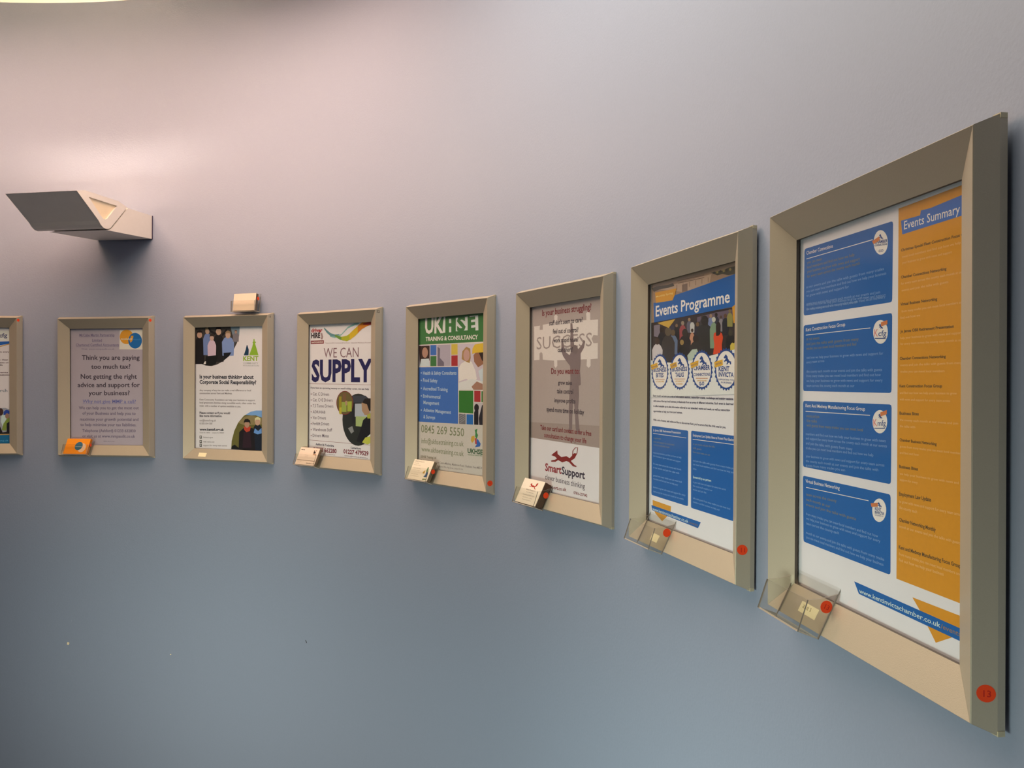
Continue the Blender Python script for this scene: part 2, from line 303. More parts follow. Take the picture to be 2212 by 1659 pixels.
  ('P','web_strip',(226,161,47),((66.3,-160.5),(134.2,-159.6),(129,-171.6),(116.3,-180.7),(97.3,-191.2),(76.9,-169.8))),
  ('P','web_strip',(34,107,190),((-23.7,-168.4),(136,-170),(136.1,-180.5),(-15.5,-178.9))),
  ('T','web_strip',(224,247,247),'www.kentinvictachamber.co.uk',-14.9,-177.5,103,-176.7,4.4,0.006),
  ('T','web_strip',(164,134,95),'/events',103.6,-176.8,127.2,-176.6,4.1,0.006),
 ],
 'programme': [
  ('P','crowd_photo',(164,142,123),((-132.3,209.6),(133.5,206),(135.4,76.4),(-129.7,60.5))),
  ('P','crowd_photo',(192,171,152),((-99.8,187.7),(62.3,189.6),(55.9,174.8),(-22.7,173.2),(-95.5,185.2))),
  ('P','crowd_photo',(132,116,106),((-24.8,184.5),(-7.8,184.7),(-7.6,173.3),(-24.6,173.4))),
  ('P','crowd_photo',(131,112,93),((-42.3,186.6),(-40.7,186.6),(-40.6,178.9),(-42.1,178.9))),
  ('P','crowd_photo',(131,112,93),((-22.1,186.4),(-20.6,186.4),(-20.5,178.9),(-22,178.8))),
  ('P','crowd_photo',(131,112,93),((-2.6,186.3),(-1.2,186.3),(-1,178.8),(-2.5,178.8))),
  ('P','crowd_photo',(131,112,93),((16.3,186.1),(17.7,186.1),(17.8,178.7),(16.4,178.7))),
  ('P','crowd_photo',(131,112,93),((34.6,185.9),(36,185.9),(36.1,178.6),(34.7,178.6))),
  ('P','crowd_photo',(131,112,93),((52.4,185.7),(53.7,185.7),(53.8,178.6),(52.5,178.6))),
  ('P','crowd_photo',(125,107,90),((-42.4,191.7),(42.1,190.3),(42.1,191.5),(-42.4,192.9))),
  ('P','crowd_photo',(125,107,90),((-38.4,187.9),(42.1,186.5),(42.1,187.5),(-38.4,188.9))),
  ('P','crowd_photo',(78,81,70),((60.6,191.5),(75.4,191.3),(94.5,190.3),(106.8,192.3),(124,192),(124.2,181.3),(107,182),(91.4,185.7),(78.7,185.4))),
  ('P','crowd_photo',(57,61,60),((65.6,191.2),(70.5,192.3),(72.8,189.6),(68.3,188.5))),
  ('P','crowd_photo',(161,150,99),((74.4,191.1),(79.2,192.1),(81.5,189.2),(77,188.1))),
  ('P','crowd_photo',(57,61,60),((83.1,190.9),(87.8,191.9),(90.1,188.9),(85.7,187.8))),
  ('P','crowd_photo',(161,150,99),((91.7,190.7),(96.3,191.7),(98.6,188.6),(94.2,187.5))),
  ('P','crowd_photo',(57,61,60),((100.1,190.6),(104.7,191.6),(106.9,188.3),(102.6,187.2))),
  ('P','crowd_photo',(161,150,99),((108.4,190.4),(112.9,191.4),(115.1,188),(110.9,186.9))),
  ('P','crowd_photo',(57,61,60),((116.6,190.2),(121.1,191.2),(123.2,187.7),(119,186.6))),
  ('P','crowd_photo',(81,82,76),((-129.8,191.1),(-112.9,192.2),(-70.4,190),(-54.2,190.9),(-50.2,185.7),(-70.4,185.2),(-99.8,186.1),(-121.6,184.2))),
  ('P','crowd_photo',(55,49,51),((-131,133),(-29.8,136.8),(42.9,136.1),(134.5,136.3),(135.4,76.4),(-129.7,60.5))),
  ('P','crowd_photo',(105,94,115),((22.1,130.7),(76.2,133.2),(125.7,133.8),(126,117.5),(76.4,123),(22.2,123.6))),
  ('P','crowd_photo',(134,129,147),((-120.6,128.2),(-98.8,128.6),(-98.4,107),(-120.3,110.2))),
  ('P','crowd_photo',(40,43,52),((-104.5,84.7),(-106.2,107.8),(-101.1,113.6),(-95.2,116.1),(-89.1,115.7),(-83.3,112.5),(-78.1,106.3),(-79,83.7))),
  ('P','crowd_photo',(40,35,35),((-85.4,118.9),(-86.3,116.8),(-88.7,115.3),(-92.2,114.9),(-95.6,115.8),(-98.2,117.5),(-99.2,119.8),(-98.3,122),(-95.8,123.5),(-92.3,123.8),(-88.9,123),(-86.3,121.2))),
  ('P','crowd_photo',(56,59,84),((-64.9,105.2),(-66,120.2),(-62.8,123.9),(-59.1,125.4),(-55.2,125.2),(-51.5,123.1),(-48.3,119),(-48.8,104.3))),
  ('P','crowd_photo',(66,53,45),((-52.9,127.3),(-53.4,125.9),(-55,124.9),(-57.2,124.7),(-59.3,125.2),(-61,126.4),(-61.6,127.9),(-61,129.3),(-59.4,130.2),(-57.2,130.5),(-55.1,129.9),(-53.5,128.7))),
  ('P','crowd_photo',(34,38,45),((-48.7,100.5),(-49.8,115.3),(-46.7,119),(-43.1,120.5),(-39.3,120.3),(-35.7,118.2),(-32.5,114.2),(-33,99.7))),
  ('P','crowd_photo',(130,108,85),((-37,122.4),(-37.5,121),(-39,120.1),(-41.2,119.8),(-43.3,120.3),(-44.9,121.5),(-45.5,123),(-44.9,124.3),(-43.4,125.3),(-41.3,125.5),(-39.1,125),(-37.6,123.8))),
  ('P','crowd_photo',(160,78,85),((-31.1,97.7),(-32.3,116),(-28.5,120.5),(-24.1,122.4),(-19.6,122.1),(-15.2,119.6),(-11.3,114.6),(-12,96.8))),
  ('P','crowd_photo',(154,141,126),((-16.8,124.6),(-17.4,122.9),(-19.3,121.8),(-21.8,121.5),(-24.4,122.2),(-26.3,123.6),(-27.1,125.4),(-26.4,127.1),(-24.5,128.2),(-22,128.5),(-19.4,127.8),(-17.5,126.4))),
  ('P','crowd_photo',(100,103,125),((-8.5,109.4),(-9.4,122.5),(-6.5,125.8),(-3.1,127.1),(0.4,126.8),(3.8,125),(6.8,121.4),(6.3,108.5))),
  ('P','crowd_photo',(162,139,112),((2.6,128.7),(2.1,127.3),(0.7,126.4),(-1.3,126.2),(-3.3,126.7),(-4.8,127.9),(-5.4,129.3),(-4.8,130.6),(-3.4,131.5),(-1.4,131.7),(0.6,131.2),(2.1,130.1))),
  ('P','crowd_photo',(202,207,210),((1.9,108.8),(1.1,120.6),(3.5,123.5),(6.4,124.8),(9.3,124.5),(12.2,122.9),(14.7,119.7),(14.3,108))),
  ('P','crowd_photo',(50,41,38),((11.2,126.2),(10.7,125.1),(9.5,124.3),(7.9,124.1),(6.2,124.6),(4.9,125.5),(4.5,126.7),(4.9,127.8),(6.1,128.6),(7.8,128.8),(9.5,128.3),(10.7,127.4))),
  ('P','crowd_photo',(45,47,64),((15.5,97.2),(14.4,112.4),(17.9,116.1),(22,117.7),(26.2,117.4),(30.3,115.3),(33.8,111.1),(33.2,96.2))),
  ('P','crowd_photo',(118,95,65),((28.8,119.5),(28.2,117.9),(26.5,116.8),(24.1,116.5),(21.7,117.1),(19.9,118.5),(19.3,120.2),(19.9,121.9),(21.6,123),(24,123.3),(26.4,122.6),(28.1,121.3))),
  ('P','crowd_photo',(68,67,73),((31.2,110.5),(30.3,123.2),(33.1,126.3),(36.2,127.7),(39.6,127.4),(42.7,125.6),(45.5,122.1),(45,109.6))),
  ('P','crowd_photo',(77,66,58),((41.6,129.2),(41.1,127.9),(39.8,127),(37.9,126.8),(36,127.3),(34.7,128.4),(34.1,129.8),(34.6,131.1),(36,131.9),(37.8,132.1),(39.7,131.6),(41.1,130.5))),
  ('P','crowd_photo',(121,139,188),((54.5,110.8),(53.6,123.3),(56.5,126.3),(59.8,127.5),(63.3,127.3),(66.7,125.5),(69.6,122),(69.1,109.8))),
  ('P','crowd_photo',(163,139,118),((65.5,129),(65,127.6),(63.6,126.6),(61.6,126.4),(59.6,127),(58.2,128.1),(57.6,129.6),(58.1,131),(59.6,131.9),(61.5,132.2),(63.5,131.6),(65,130.4))),
  ('P','crowd_photo',(50,53,71),((69.4,109.8),(68.5,123.2),(71.3,126.5),(74.6,127.9),(78,127.6),(81.3,125.7),(84.2,122),(83.7,108.9))),
  ('P','crowd_photo',(45,39,37),((80.1,129.5),(79.6,128.1),(78.3,127.2),(76.3,127),(74.4,127.5),(73,128.6),(72.4,130.1),(72.9,131.5),(74.3,132.4),(76.3,132.6),(78.2,132.1),(79.6,130.9))),
  ('P','crowd_photo',(145,143,154),((83.7,105.5),(83,118.7),(85.2,122),(87.8,123.4),(90.5,123.2),(93.2,121.4),(95.5,117.8),(95.1,104.8))),
  ('P','crowd_photo',(87,71,58),((92.2,125.1),(91.8,124),(90.7,123.2),(89.2,123.1),(87.6,123.5),(86.5,124.4),(86.1,125.6),(86.5,126.7),(87.6,127.5),(89.1,127.6),(90.7,127.2),(91.8,126.3))),
  ('P','crowd_photo',(34,40,50),((93.3,99.8),(92.3,117.4),(95.3,121.7),(98.9,123.6),(102.6,123.3),(106.2,120.9),(109.3,116.1),(108.8,98.9))),
  ('P','crowd_photo',(102,77,58),((104.9,125.8),(104.4,124.2),(102.8,123.2),(100.8,122.9),(98.7,123.5),(97.1,124.8),(96.5,126.4),(97.1,128),(98.6,129),(100.7,129.2),(102.8,128.7),(104.3,127.4))),
  ('P','crowd_photo',(150,149,86),((105.9,110.7),(105,124.8),(107.6,128.3),(110.7,129.7),(113.9,129.5),(117,127.5),(119.7,123.6),(119.2,109.8))),
  ('P','crowd_photo',(130,114,85),((115.9,131.4),(115.4,130.1),(114.1,129.2),(112.3,129),(110.5,129.5),(109.2,130.6),(108.7,132.1),(109.1,133.4),(110.4,134.3),(112.2,134.5),(114,134),(115.4,132.8))),
  ('P','crowd_photo',(48,52,54),((22.9,79),(20.1,109.3),(29.2,116.5),(39.5,119.5),(50.2,118.7),(60.3,114.4),(69,106.2),(67.3,77.3))),
  ('P','crowd_photo',(44,42,40),((55.4,122.9),(54,119.2),(50.2,116.7),(44.9,116),(39.6,117.4),(35.6,120.5),(34.1,124.5),(35.5,128.2),(39.4,130.7),(44.7,131.3),(50,129.9),(53.9,126.8))),
  ('P','crowd_photo',(133,163,139),((60.6,82.7),(59.2,109.8),(63.1,116.5),(67.6,119.5),(72.3,119.2),(76.8,115.6),(80.8,108.4),(80.2,81.9))),
  ('P','crowd_photo',(207,213,203),((75.2,123.1),(74.5,121.2),(72.6,119.9),(69.9,119.6),(67.3,120.3),(65.3,121.9),(64.6,123.9),(65.2,125.8),(67.2,127.1),(69.8,127.4),(72.5,126.6),(74.4,125.1))),
  ('P','crowd_photo',(29,35,38),((103.9,75.9),(102.6,93.3),(106.8,97.6),(111.7,99.4),(116.8,99.1),(121.7,96.8),(125.9,92.1),(125.1,75.2))),
  ('P','crowd_photo',(67,66,52),((119.9,101.6),(119.2,99.4),(117.1,98),(114.3,97.6),(111.4,98.3),(109.3,100),(108.5,102.3),(109.2,104.4),(111.3,105.9),(114.2,106.3),(117,105.5),(119.1,103.8))),
  ('P','crowd_photo',(214,198,90),((114.6,73.9),(113.7,84.6),(116.7,87.3),(120.1,88.4),(123.7,88.3),(127.2,86.8),(130.1,83.9),(129.6,73.4))),
  ('P','crowd_photo',(45,41,32),((125.5,89.8),(125,88.5),(123.7,87.5),(121.9,87.2),(120.2,87.7),(118.8,88.8),(118.3,90.2),(118.8,91.5),(120.1,92.5),(121.9,92.7),(123.7,92.3),(125,91.2))),
  ('P','crowd_photo',(203,151,125),((1.3,79.8),(0.2,101.1),(3,106.4),(6.4,108.9),(9.8,108.6),(13.2,105.8),(16.2,100.2),(15.8,79.2))),
  ('P','crowd_photo',(66,53,45),((12,111.7),(11.5,110.4),(10.1,109.5),(8.1,109.3),(6.1,109.8),(4.7,110.8),(4.1,112.3),(4.6,113.6),(6.1,114.5),(8,114.7),(10,114.2),(11.4,113.1))),
  ('P','crowd_photo',(40,41,48),((-30.7,73.5),(-32.8,97.8),(-26,103.8),(-18.1,106.3),(-10,105.8),(-2.2,102.5),(4.5,95.9),(3.2,72.4))),
  ('P','crowd_photo',(51,48,46),((-5.1,109.2),(-6.3,106.2),(-9.5,104.1),(-14,103.6),(-18.5,104.6),(-21.9,107.1),(-23.2,110.3),(-22,113.3),(-18.7,115.4),(-14.2,115.9),(-9.7,114.8),(-6.4,112.3))),
  ('P','crowd_photo',(52,52,54),((3.4,63.4),(1.3,87),(7.8,92.9),(15.2,95.4),(23,95),(30.3,91.8),(36.7,85.5),(35.4,62.6))),
  ('P','crowd_photo',(46,42,43),((27.6,98.3),(26.5,95.4),(23.4,93.4),(19.2,92.8),(14.8,93.8),(11.6,96.1),(10.4,99.2),(11.5,102.2),(14.7,104.2),(19,104.8),(23.2,103.7),(26.4,101.4))),
  ('P','crowd_photo',(105,126,162),((-66.5,78.4),(-68.3,101),(-62.7,106.5),(-56.2,108.9),(-49.5,108.5),(-43.1,105.4),(-37.5,99.4),(-38.5,77.5))),
  ('P','crowd_photo',(103,90,72),((-45.4,111.6),(-46.4,109.2),(-49.1,107.5),(-52.8,107.1),(-56.7,108),(-59.5,110),(-60.5,112.6),(-59.6,115),(-56.8,116.7),(-53,117.1),(-49.2,116.2),(-46.4,114.2))),
  ('P','crowd_photo',(66,65,67),((-89.2,63.6),(-91.9,98),(-83.6,106.5),(-74,110.1),(-64.2,109.5),(-54.8,104.9),(-46.7,95.8),(-48.1,62.7))),
  ('P','crowd_photo',(99,91,79),((-58.2,114.3),(-59.6,110.8),(-63.6,108.4),(-69.1,107.8),(-74.7,109),(-78.8,112),(-80.4,115.7),(-78.9,119.3),(-74.9,121.7),(-69.3,122.3),(-63.8,120.9),(-59.7,118))),
  ('P','crowd_photo',(213,213,223),((-123.9,60.4),(-126.2,87.8),(-119.1,94.6),(-111.1,97.6),(-102.7,97.2),(-94.8,93.5),(-87.9,86.3),(-89.1,59.7))),
  ('P','crowd_photo',(66,53,48),((-97.6,101.1),(-98.8,98.2),(-102.2,96.2),(-106.9,95.6),(-111.6,96.6),(-115.1,99),(-116.4,102),(-115.2,105),(-111.8,107),(-107.1,107.5),(-102.4,106.5),(-98.9,104.1))),
  ('P','crowd_photo',(35,39,40),((-34.4,62.4),(-35.9,84.3),(-31.3,89.8),(-26,92.3),(-20.5,92),(-15.3,89.1),(-10.7,83.3),(-11.4,61.9))),
  ('P','crowd_photo',(160,137,86),((-17.2,95.2),(-18,93.1),(-20.2,91.7),(-23.3,91.3),(-26.4,92),(-28.7,93.6),(-29.6,95.8),(-28.7,97.9),(-26.5,99.3),(-23.4,99.7),(-20.3,99),(-18,97.3))),
  ('P','crowd_photo',(228,83,48),((70.8,103.7),(76.7,105.1),(87.9,104.4),(92.6,101.9),(95.2,96.4),(92.2,86.5),(93.7,73.8),(69,73.8),(72.1,87.4),(69.6,97.8))),
  ('P','crowd_photo',(43,34,34),((76.7,99.9),(75.9,114.5),(80.3,118.9),(84.8,119.3),(88.7,114.4),(88.2,101.8),(83.2,99.6))),
  ('P','crowd_photo',(189,211,201),((-6,74.5),(8.5,83.1),(22.9,83.4),(28.3,75.2),(16,64.9),(-2.2,63.5))),
  ('P','crowd_photo',(237,244,247),((-129.9,70.6),(-60.2,64.9),(8.8,66.8),(135.3,79.6),(136.2,18.2),(-128.8,8.3))),
  ('P','banner',(29,104,189),((-122.2,165.9),(-53.8,163.4),(-49.1,170.8),(-7.6,173),(136.8,182.1),(137.3,141.7),(118.2,137),(-118.9,133.1))),
  ('P','orange_tag#6',(222,164,48),((-116.3,182.6),(-42.2,181),(-47.9,170.7),(-55,163.5),(-113.3,165))),
  ('T','orange_tag#7',(247,235,153),'Monthly Spring',-112.6,173.7,-54,173.8,3,0.006),
  ('P','orange_tag#8',(208,174,77),((-107.5,131.6),(-45.3,133.1),(-67.2,120.6))),
  ('P','orange_tag#9',(222,164,48),((118.2,137),(134.4,142.8),(134.8,113.6),(121.6,114.6))),
  ('T','banner',(247,247,247),'Events Programme',-113.4,142.6,112.1,144,17.4,0.017),
  ('P','round_badge#5',(37,78,154),((-68.4,50.7),(-65.8,47.1),(-69.1,44.3),(-67.4,40.2),(-71.3,38.2),(-70.7,33.9),(-75,32.9),(-75.4,28.5),(-79.9,28.6),(-81.4,24.4),(-85.8,25.5),(-88.2,21.8),(-92.3,23.9),(-95.7,20.8),(-99.1,23.8),(-103.2,21.6),(-105.9,25.3),(-110.4,24.2),(-112.1,28.4),(-116.9,28.3),(-117.4,32.8),(-122.1,33.9),(-121.5,38.4),(-125.9,40.5),(-124.2,44.7),(-127.9,47.7),(-125.2,51.4),(-128,55.2),(-124.4,58.1),(-126.3,62.4),(-122,64.4),(-122.7,68.9),(-118.1,69.8),(-117.7,74.3),(-112.9,74.1),(-111.4,78.3),(-106.8,77),(-104.2,80.7),(-100.1,78.4),(-96.7,81.3),(-93.2,78.2),(-89.2,80.2),(-86.6,76.4),(-82.3,77.4),(-80.7,73.1),(-76.1,73.1),(-75.6,68.7),(-71.2,67.6),(-71.8,63.2),(-67.8,61.2),(-69.3,57.1),(-65.9,54.2))),
  ('P','round_badge#5',(247,247,247),((-70.8,50.7),(-71.2,45.8),(-72.5,41.2),(-74.8,36.8),(-77.8,33),(-81.6,29.9),(-86,27.5),(-90.7,26),(-95.7,25.5),(-100.8,26),(-105.8,27.4),(-110.4,29.8),(-114.4,33),(-117.8,36.9),(-120.4,41.4),(-122,46.3),(-122.6,51.4),(-122.2,56.4),(-120.7,61.3),(-118.3,65.7),(-115.1,69.6),(-111.1,72.7),(-106.6,74.9),(-101.7,76.2),(-96.6,76.6),(-91.6,75.9),(-86.8,74.3),(-82.3,71.9),(-78.4,68.6),(-75.2,64.7),(-72.9,60.3),(-71.4,55.6))),
  ('P','round_badge#5',(37,78,154),((-104.4,67.5),(-100.5,70.5),(-97.2,72.1),(-95.5,70.5),(-92.6,68.7),(-91.7,66),(-88.7,64),(-86.7,62.1),(-82,61.6),(-81.3,58),(-84.9,57.5),(-85.6,60),(-89.9,59.9),(-93.2,57.6),(-96.3,58.1),(-93.3,60.7),(-96.3,62.7),(-101.4,61.4),(-103.8,62.8),(-100.1,64.1),(-97.4,66.5),(-101.5,66.3))),
  ('T','round_badge#5',(37,78,154),'BUSINESS',-119.7,50.7,-73.5,51.3,6.5,0.027),
  ('T','round_badge#5',(37,78,154),'BITES',-110.1,42.1,-83.6,42.2,6.9,0.027),
  ('P','round_badge#5',(234,186,58),((-130.6,62.5),(-106.4,66),(-102.8,59),(-126,54.4))),
  ('T','round_badge#5',(37,78,154),'NETWORK',-126.5,57.2,-105.4,60,2.3,0.006),
  ('P','round_badge#5',(203,150,112),((-112.9,38.3),(-79.5,38.1),(-79.5,39.1),(-112.9,39.3))),
  ('T','round_badge#5',(219,174,77),'AT LUNCHTIME',-110,34,-82.1,34,2.4,0.02),
  ('P','round_badge#6',(37,78,154),((-0.3,50.7),(2.4,47.2),(-1.1,44.4),(0.7,40.4),(-3.4,38.5),(-2.7,34.2),(-7.2,33.3),(-7.6,29),(-12.3,29),(-13.8,24.9),(-18.4,26),(-20.9,22.3),(-25.2,24.4),(-28.6,21.4),(-32.3,24.3),(-36.5,22.2),(-39.3,25.9),(-44,24.7),(-45.7,28.9),(-50.7,28.8),(-51.3,33.2),(-56.2,34.2),(-55.6,38.7),(-60.1,40.7),(-58.3,44.9),(-62.2,47.9),(-59.3,51.5),(-62.3,55.2),(-58.5,58.1),(-60.5,62.3),(-56,64.3),(-56.8,68.8),(-51.9,69.6),(-51.4,74.1),(-46.5,73.8),(-44.9,78),(-40.1,76.7),(-37.4,80.3),(-33.1,78),(-29.6,80.9),(-26,77.8),(-21.9,79.7),(-19.2,76),(-14.6,76.9),(-13,72.8),(-8.3,72.7),(-7.7,68.4),(-3.2,67.3),(-3.8,63.1),(0.4,61),(-1.3,57.1),(2.3,54.2))),
  ('P','round_badge#6',(247,247,247),((-2.8,50.8),(-3.2,46),(-4.6,41.4),(-6.9,37.1),(-10.1,33.4),(-14,30.3),(-18.5,28),(-23.5,26.5),(-28.7,26),(-34,26.5),(-39.1,27.9),(-43.9,30.2),(-48.2,33.4),(-51.7,37.2),(-54.3,41.7),(-56,46.5),(-56.6,51.5),(-56.2,56.5),(-54.7,61.3),(-52.2,65.6),(-48.8,69.4),(-44.6,72.4),(-39.9,74.6),(-34.8,75.9),(-29.5,76.2),(-24.3,75.6),(-19.3,74),(-14.7,71.5),(-10.7,68.4),(-7.4,64.5),(-4.9,60.2),(-3.4,55.6))),
  ('P','round_badge#6',(37,78,154),((-36.6,67.3),(-33,70.2),(-29.9,71.8),(-28.3,70.2),(-25.6,68.5),(-24.8,65.8),(-22,63.9),(-20.1,62),(-15.8,61.5),(-15.1,57.9),(-18.5,57.4),(-19.1,59.9),(-23.2,59.8),(-26.2,57.6),(-29.1,58),(-26.3,60.6),(-29.1,62.6),(-33.8,61.3),(-36.1,62.7),(-32.6,64),(-30.1,66.4),(-33.9,66.1))),
  ('T','round_badge#6',(37,78,154),'BUSINESS',-53.6,50.9,-5.6,51.4,6.2,0.027),
  ('T','round_badge#6',(37,78,154),'TALKS',-43.6,42.3,-16.1,42.4,6.5,0.027),
  ('P','round_badge#6',(234,186,58),((-61.8,62.6),(-40.3,65.7),(-37.8,58.4),(-58,54.9))),
  ('T','round_badge#6',(37,78,154),'LIVE',-56.8,57.2,-41,59.5,4.1,0.006),
  ('P','round_badge#6',(203,150,112),((-46.5,38.5),(-11.8,38.4),(-11.8,39.4),(-46.5,39.5))),
  ('T','round_badge#6',(219,174,77),'LISTENING TO',-43.5,34.4,-14.6,34.4,2.2,0.02),
  ('T','round_badge#6',(219,174,77),'IN BUSINESS',-40.5,30.2,-19.6,30.3,2.2,0.02),
  ('P','round_badge#7',(37,78,154),((66.2,51.6),(68.9,48),(65.5,45.2),(67.2,41.1),(63.2,39.2),(63.9,34.9),(59.5,33.9),(59.1,29.5),(54.5,29.6),(53.1,25.5),(48.6,26.5),(46.1,22.8),(41.9,24.9),(38.5,21.9),(35,24.9),(30.8,22.7),(28.1,26.4),(23.5,25.2),(21.8,29.5),(16.9,29.4),(16.3,33.9),(11.5,34.9),(12.1,39.4),(7.7,41.5),(9.4,45.7),(5.6,48.7),(8.4,52.4),(5.5,56.2),(9.2,59.1),(7.3,63.4),(11.7,65.3),(11,69.9),(15.7,70.7),(16.2,75.2),(21.1,75),(22.6,79.2),(27.3,77.9),(29.9,81.5),(34.1,79.2),(37.6,82.1),(41.1,78.9),(45.2,80.9),(47.8,77.1),(52.2,78.1),(53.9,73.9),(58.4,73.8),(59,69.4),(63.4,68.3),(62.9,64),(66.9,62),(65.3,57.9),(68.8,55))),
  ('P','round_badge#7',(247,247,247),((63.8,51.6),(63.4,46.8),(62,42.1),(59.8,37.8),(56.7,34),(52.8,30.9),(48.4,28.6),(43.5,27.1),(38.4,26.6),(33.3,27.1),(28.2,28.5),(23.5,30.8),(19.4,34),(15.9,37.9),(13.3,42.4),(11.7,47.3),(11.1,52.4),(11.5,57.4),(13,62.3),(15.5,66.7),(18.8,70.5),(22.9,73.6),(27.5,75.8),(32.5,77.1),(37.6,77.4),(42.8,76.7),(47.7,75.1),(52.2,72.6),(56.1,69.4),(59.3,65.5),(61.8,61.1),(63.3,56.4))),
  ('P','round_badge#7',(37,78,154),((30.9,68.3),(34.3,71.3),(37.3,72.9),(38.9,71.3),(41.4,69.6),(42.2,66.9),(44.9,64.9),(46.7,63),(50.8,62.5),(51.5,58.8),(48.3,58.4),(47.6,60.9),(43.8,60.7),(40.8,58.5),(38.1,59),(40.8,61.6),(38.1,63.5),(33.6,62.3),(31.4,63.7),(34.7,65),(37.1,67.4),(33.5,67.1))),
  ('T','round_badge#7',(37,78,154),'CHAMBER',14,51.8,61.1,52.1,6.7,0.027),
  ('T','round_badge#7',(37,78,154),'CONNECTIONS',13.6,43.1,61.2,43.1,4.4,0.027),
  ('P','round_badge#7',(234,186,58),((3.4,62.5),(28.4,66.3),(27.5,59.2),(7.1,54.6))),
  ('T','round_badge#7',(37,78,154),'FACE TO FACE',7.1,57.9,26,61,2.1,0.006),
  ('P','round_badge#7',(203,150,112),((21,39.3),(55,39.1),(55,40.1),(21,40.3))),
  ('T','round_badge#7',(219,174,77),'SUPPORT NETWORKS',24,35.1,52.3,35,2.1,0.02),
  ('T','round_badge#7',(37,78,154),'G-O',30.7,29.1,45.3,29.6,5.3,0.034),
  ('P','round_badge#8',(37,78,154),((131.8,51.4),(134.4,47.8),(131.1,45),(132.8,40.9),(128.9,39),(129.6,34.6),(125.3,33.7),(124.9,29.3),(120.4,29.3),(119,25.2),(114.6,26.3),(112.1,22.5),(108.1,24.6),(104.7,21.6),(101.3,24.6),(97.2,22.4),(94.5,26.1),(90,24.9),(88.3,29.2),(83.6,29.1),(83,33.6),(78.3,34.7),(78.9,39.2),(74.5,41.3),(76.3,45.5),(72.5,48.6),(75.3,52.3),(72.4,56.1),(76.1,59),(74.2,63.3),(78.5,65.3),(77.8,69.8),(82.4,70.7),(82.9,75.2),(87.7,75),(89.2,79.2),(93.8,77.8),(96.3,81.5),(100.5,79.2),(103.8,82.1),(107.3,78.9),(111.3,80.9),(113.8,77.1),(118.2,78),(119.8,73.8),(124.2,73.7),(124.8,69.3),(129.1,68.2),(128.6,63.9),(132.5,61.8),(131,57.8),(134.3,54.9))),
  ('P','round_badge#8',(247,247,247),((129.5,51.4),(129.1,46.6),(127.7,41.9),(125.5,37.6),(122.5,33.8),(118.7,30.7),(114.4,28.3),(109.6,26.8),(104.6,26.3),(99.6,26.8),(94.7,28.2),(90.1,30.6),(86,33.8),(82.6,37.7),(80.1,42.2),(78.5,47.1),(77.9,52.2),(78.3,57.3),(79.8,62.2),(82.2,66.6),(85.5,70.5),(89.4,73.5),(94,75.8),(98.9,77),(103.9,77.3),(108.9,76.7),(113.7,75),(118.1,72.6),(122,69.3),(125.1,65.4),(127.5,61),(128.9,56.3))),
  ('P','round_badge#8',(37,78,154),((97.6,68.3),(100.8,71.2),(103.6,72.8),(105.1,71.3),(107.5,69.5),(108.3,66.8),(110.8,64.8),(112.6,62.9),(116.5,62.4),(117.1,58.7),(114,58.2),(113.4,60.8),(109.8,60.6),(107,58.4),(104.4,58.8),(106.9,61.5),(104.4,63.4),(100.1,62.2),(98.1,63.6),(101.2,64.9),(103.4,67.3),(100,67))),
  ('P','round_badge#8',(234,186,58),((72.4,62.6),(94.7,65.9),(95.8,57.8),(74.2,54.5))),
  ('T','round_badge#8',(37,78,154),'VIRTUAL',75.8,57.9,93.3,60.4,2.4,0.006),
  ('T','round_badge#8',(37,78,154),'KENT',84.6,49.6,112.6,49.2,6.7,0.027),
  ('T','round_badge#8',(37,78,154),'INVICTA',84.7,42,123.2,40.9,6.2,0.027),
  ('T','round_badge#8',(37,78,154),'SUPPORTING YOU',84.1,36.9,124.2,35.7,2.3,0.02),
  ('T','round_badge#8',(37,78,154),'IN BUSINESS',91.2,32.7,118.3,31.7,2.3,0.02),
  ('T','body_text',(55,58,93),'Every month we bring you a mix of information sessions, networking events, workshops and training sessions',-120.8,10,122.2,9.8,3,0.034),
  ('T','body_text',(55,58,93),'with some of the top local business professionals from an array of different industries. Each event is designed',-120.6,1.4,122.3,2.8,3,0.034),
  ('T','body_text',(55,58,93),"to offer invaluable up-to-date information tailored to our attendee's wants and needs, as well as networking",-120.5,-6.9,114.3,-6,3,0.034),
  ('T','body_text',(55,58,93),'opportunities to help you grow your business.',-120.3,-15.5,-20.8,-14.4,3.1,0.034),
  ('T','body_text',(55,58,93),"With a mix of events, held online and face to face across Kent, you're sure to find the right one for you.",-120.4,-29.9,103.9,-30.1,3,0.034),
  ('P','blue_panel#10',(29,104,189),((-126.2,-41.8),(-125.4,-39.6),(-123.2,-38.8),(-5.1,-39.6),(-2.8,-40.3),(-2.1,-42.6),(-1,-151.3),(-1.8,-153.5),(-4,-154.3),(-122.1,-154.1),(-124.4,-153.4),(-125.1,-151.1))),
  ('P','blue_panel#11',(29,104,189),((6.9,-42),(7.7,-39.7),(9.9,-39),(137.7,-38.9),(140,-39.7),(140.7,-41.9),(142.3,-152.3),(141.5,-154.5),(139.3,-155.3),(11,-155),(8.7,-154.3),(8,-152))),
  ('T','panel_text',(247,247,247),'Jo James OBE Retirement Presentation',-120.6,-47.3,-25.5,-46.1,3.7,0.006),
  ('P','panel_text',(247,247,247),((-120.5,-51.6),(-8,-51.4),(-8,-50.8),(-120.5,-50.8))),
  ('T','panel_text',(247,247,247),'Employment Law Update: How to Protect Your Business',12.6,-47.3,127.3,-46.3,3.9,0.006),
  ('P','panel_text',(247,247,247),((12,-52),(128.9,-51.2),(128.9,-50.4),(12,-51.2))),
  ('T','panel_text',(128,142,147),lines(13,3),-119,-59.8,-92.3,-60,3.1,0.006),
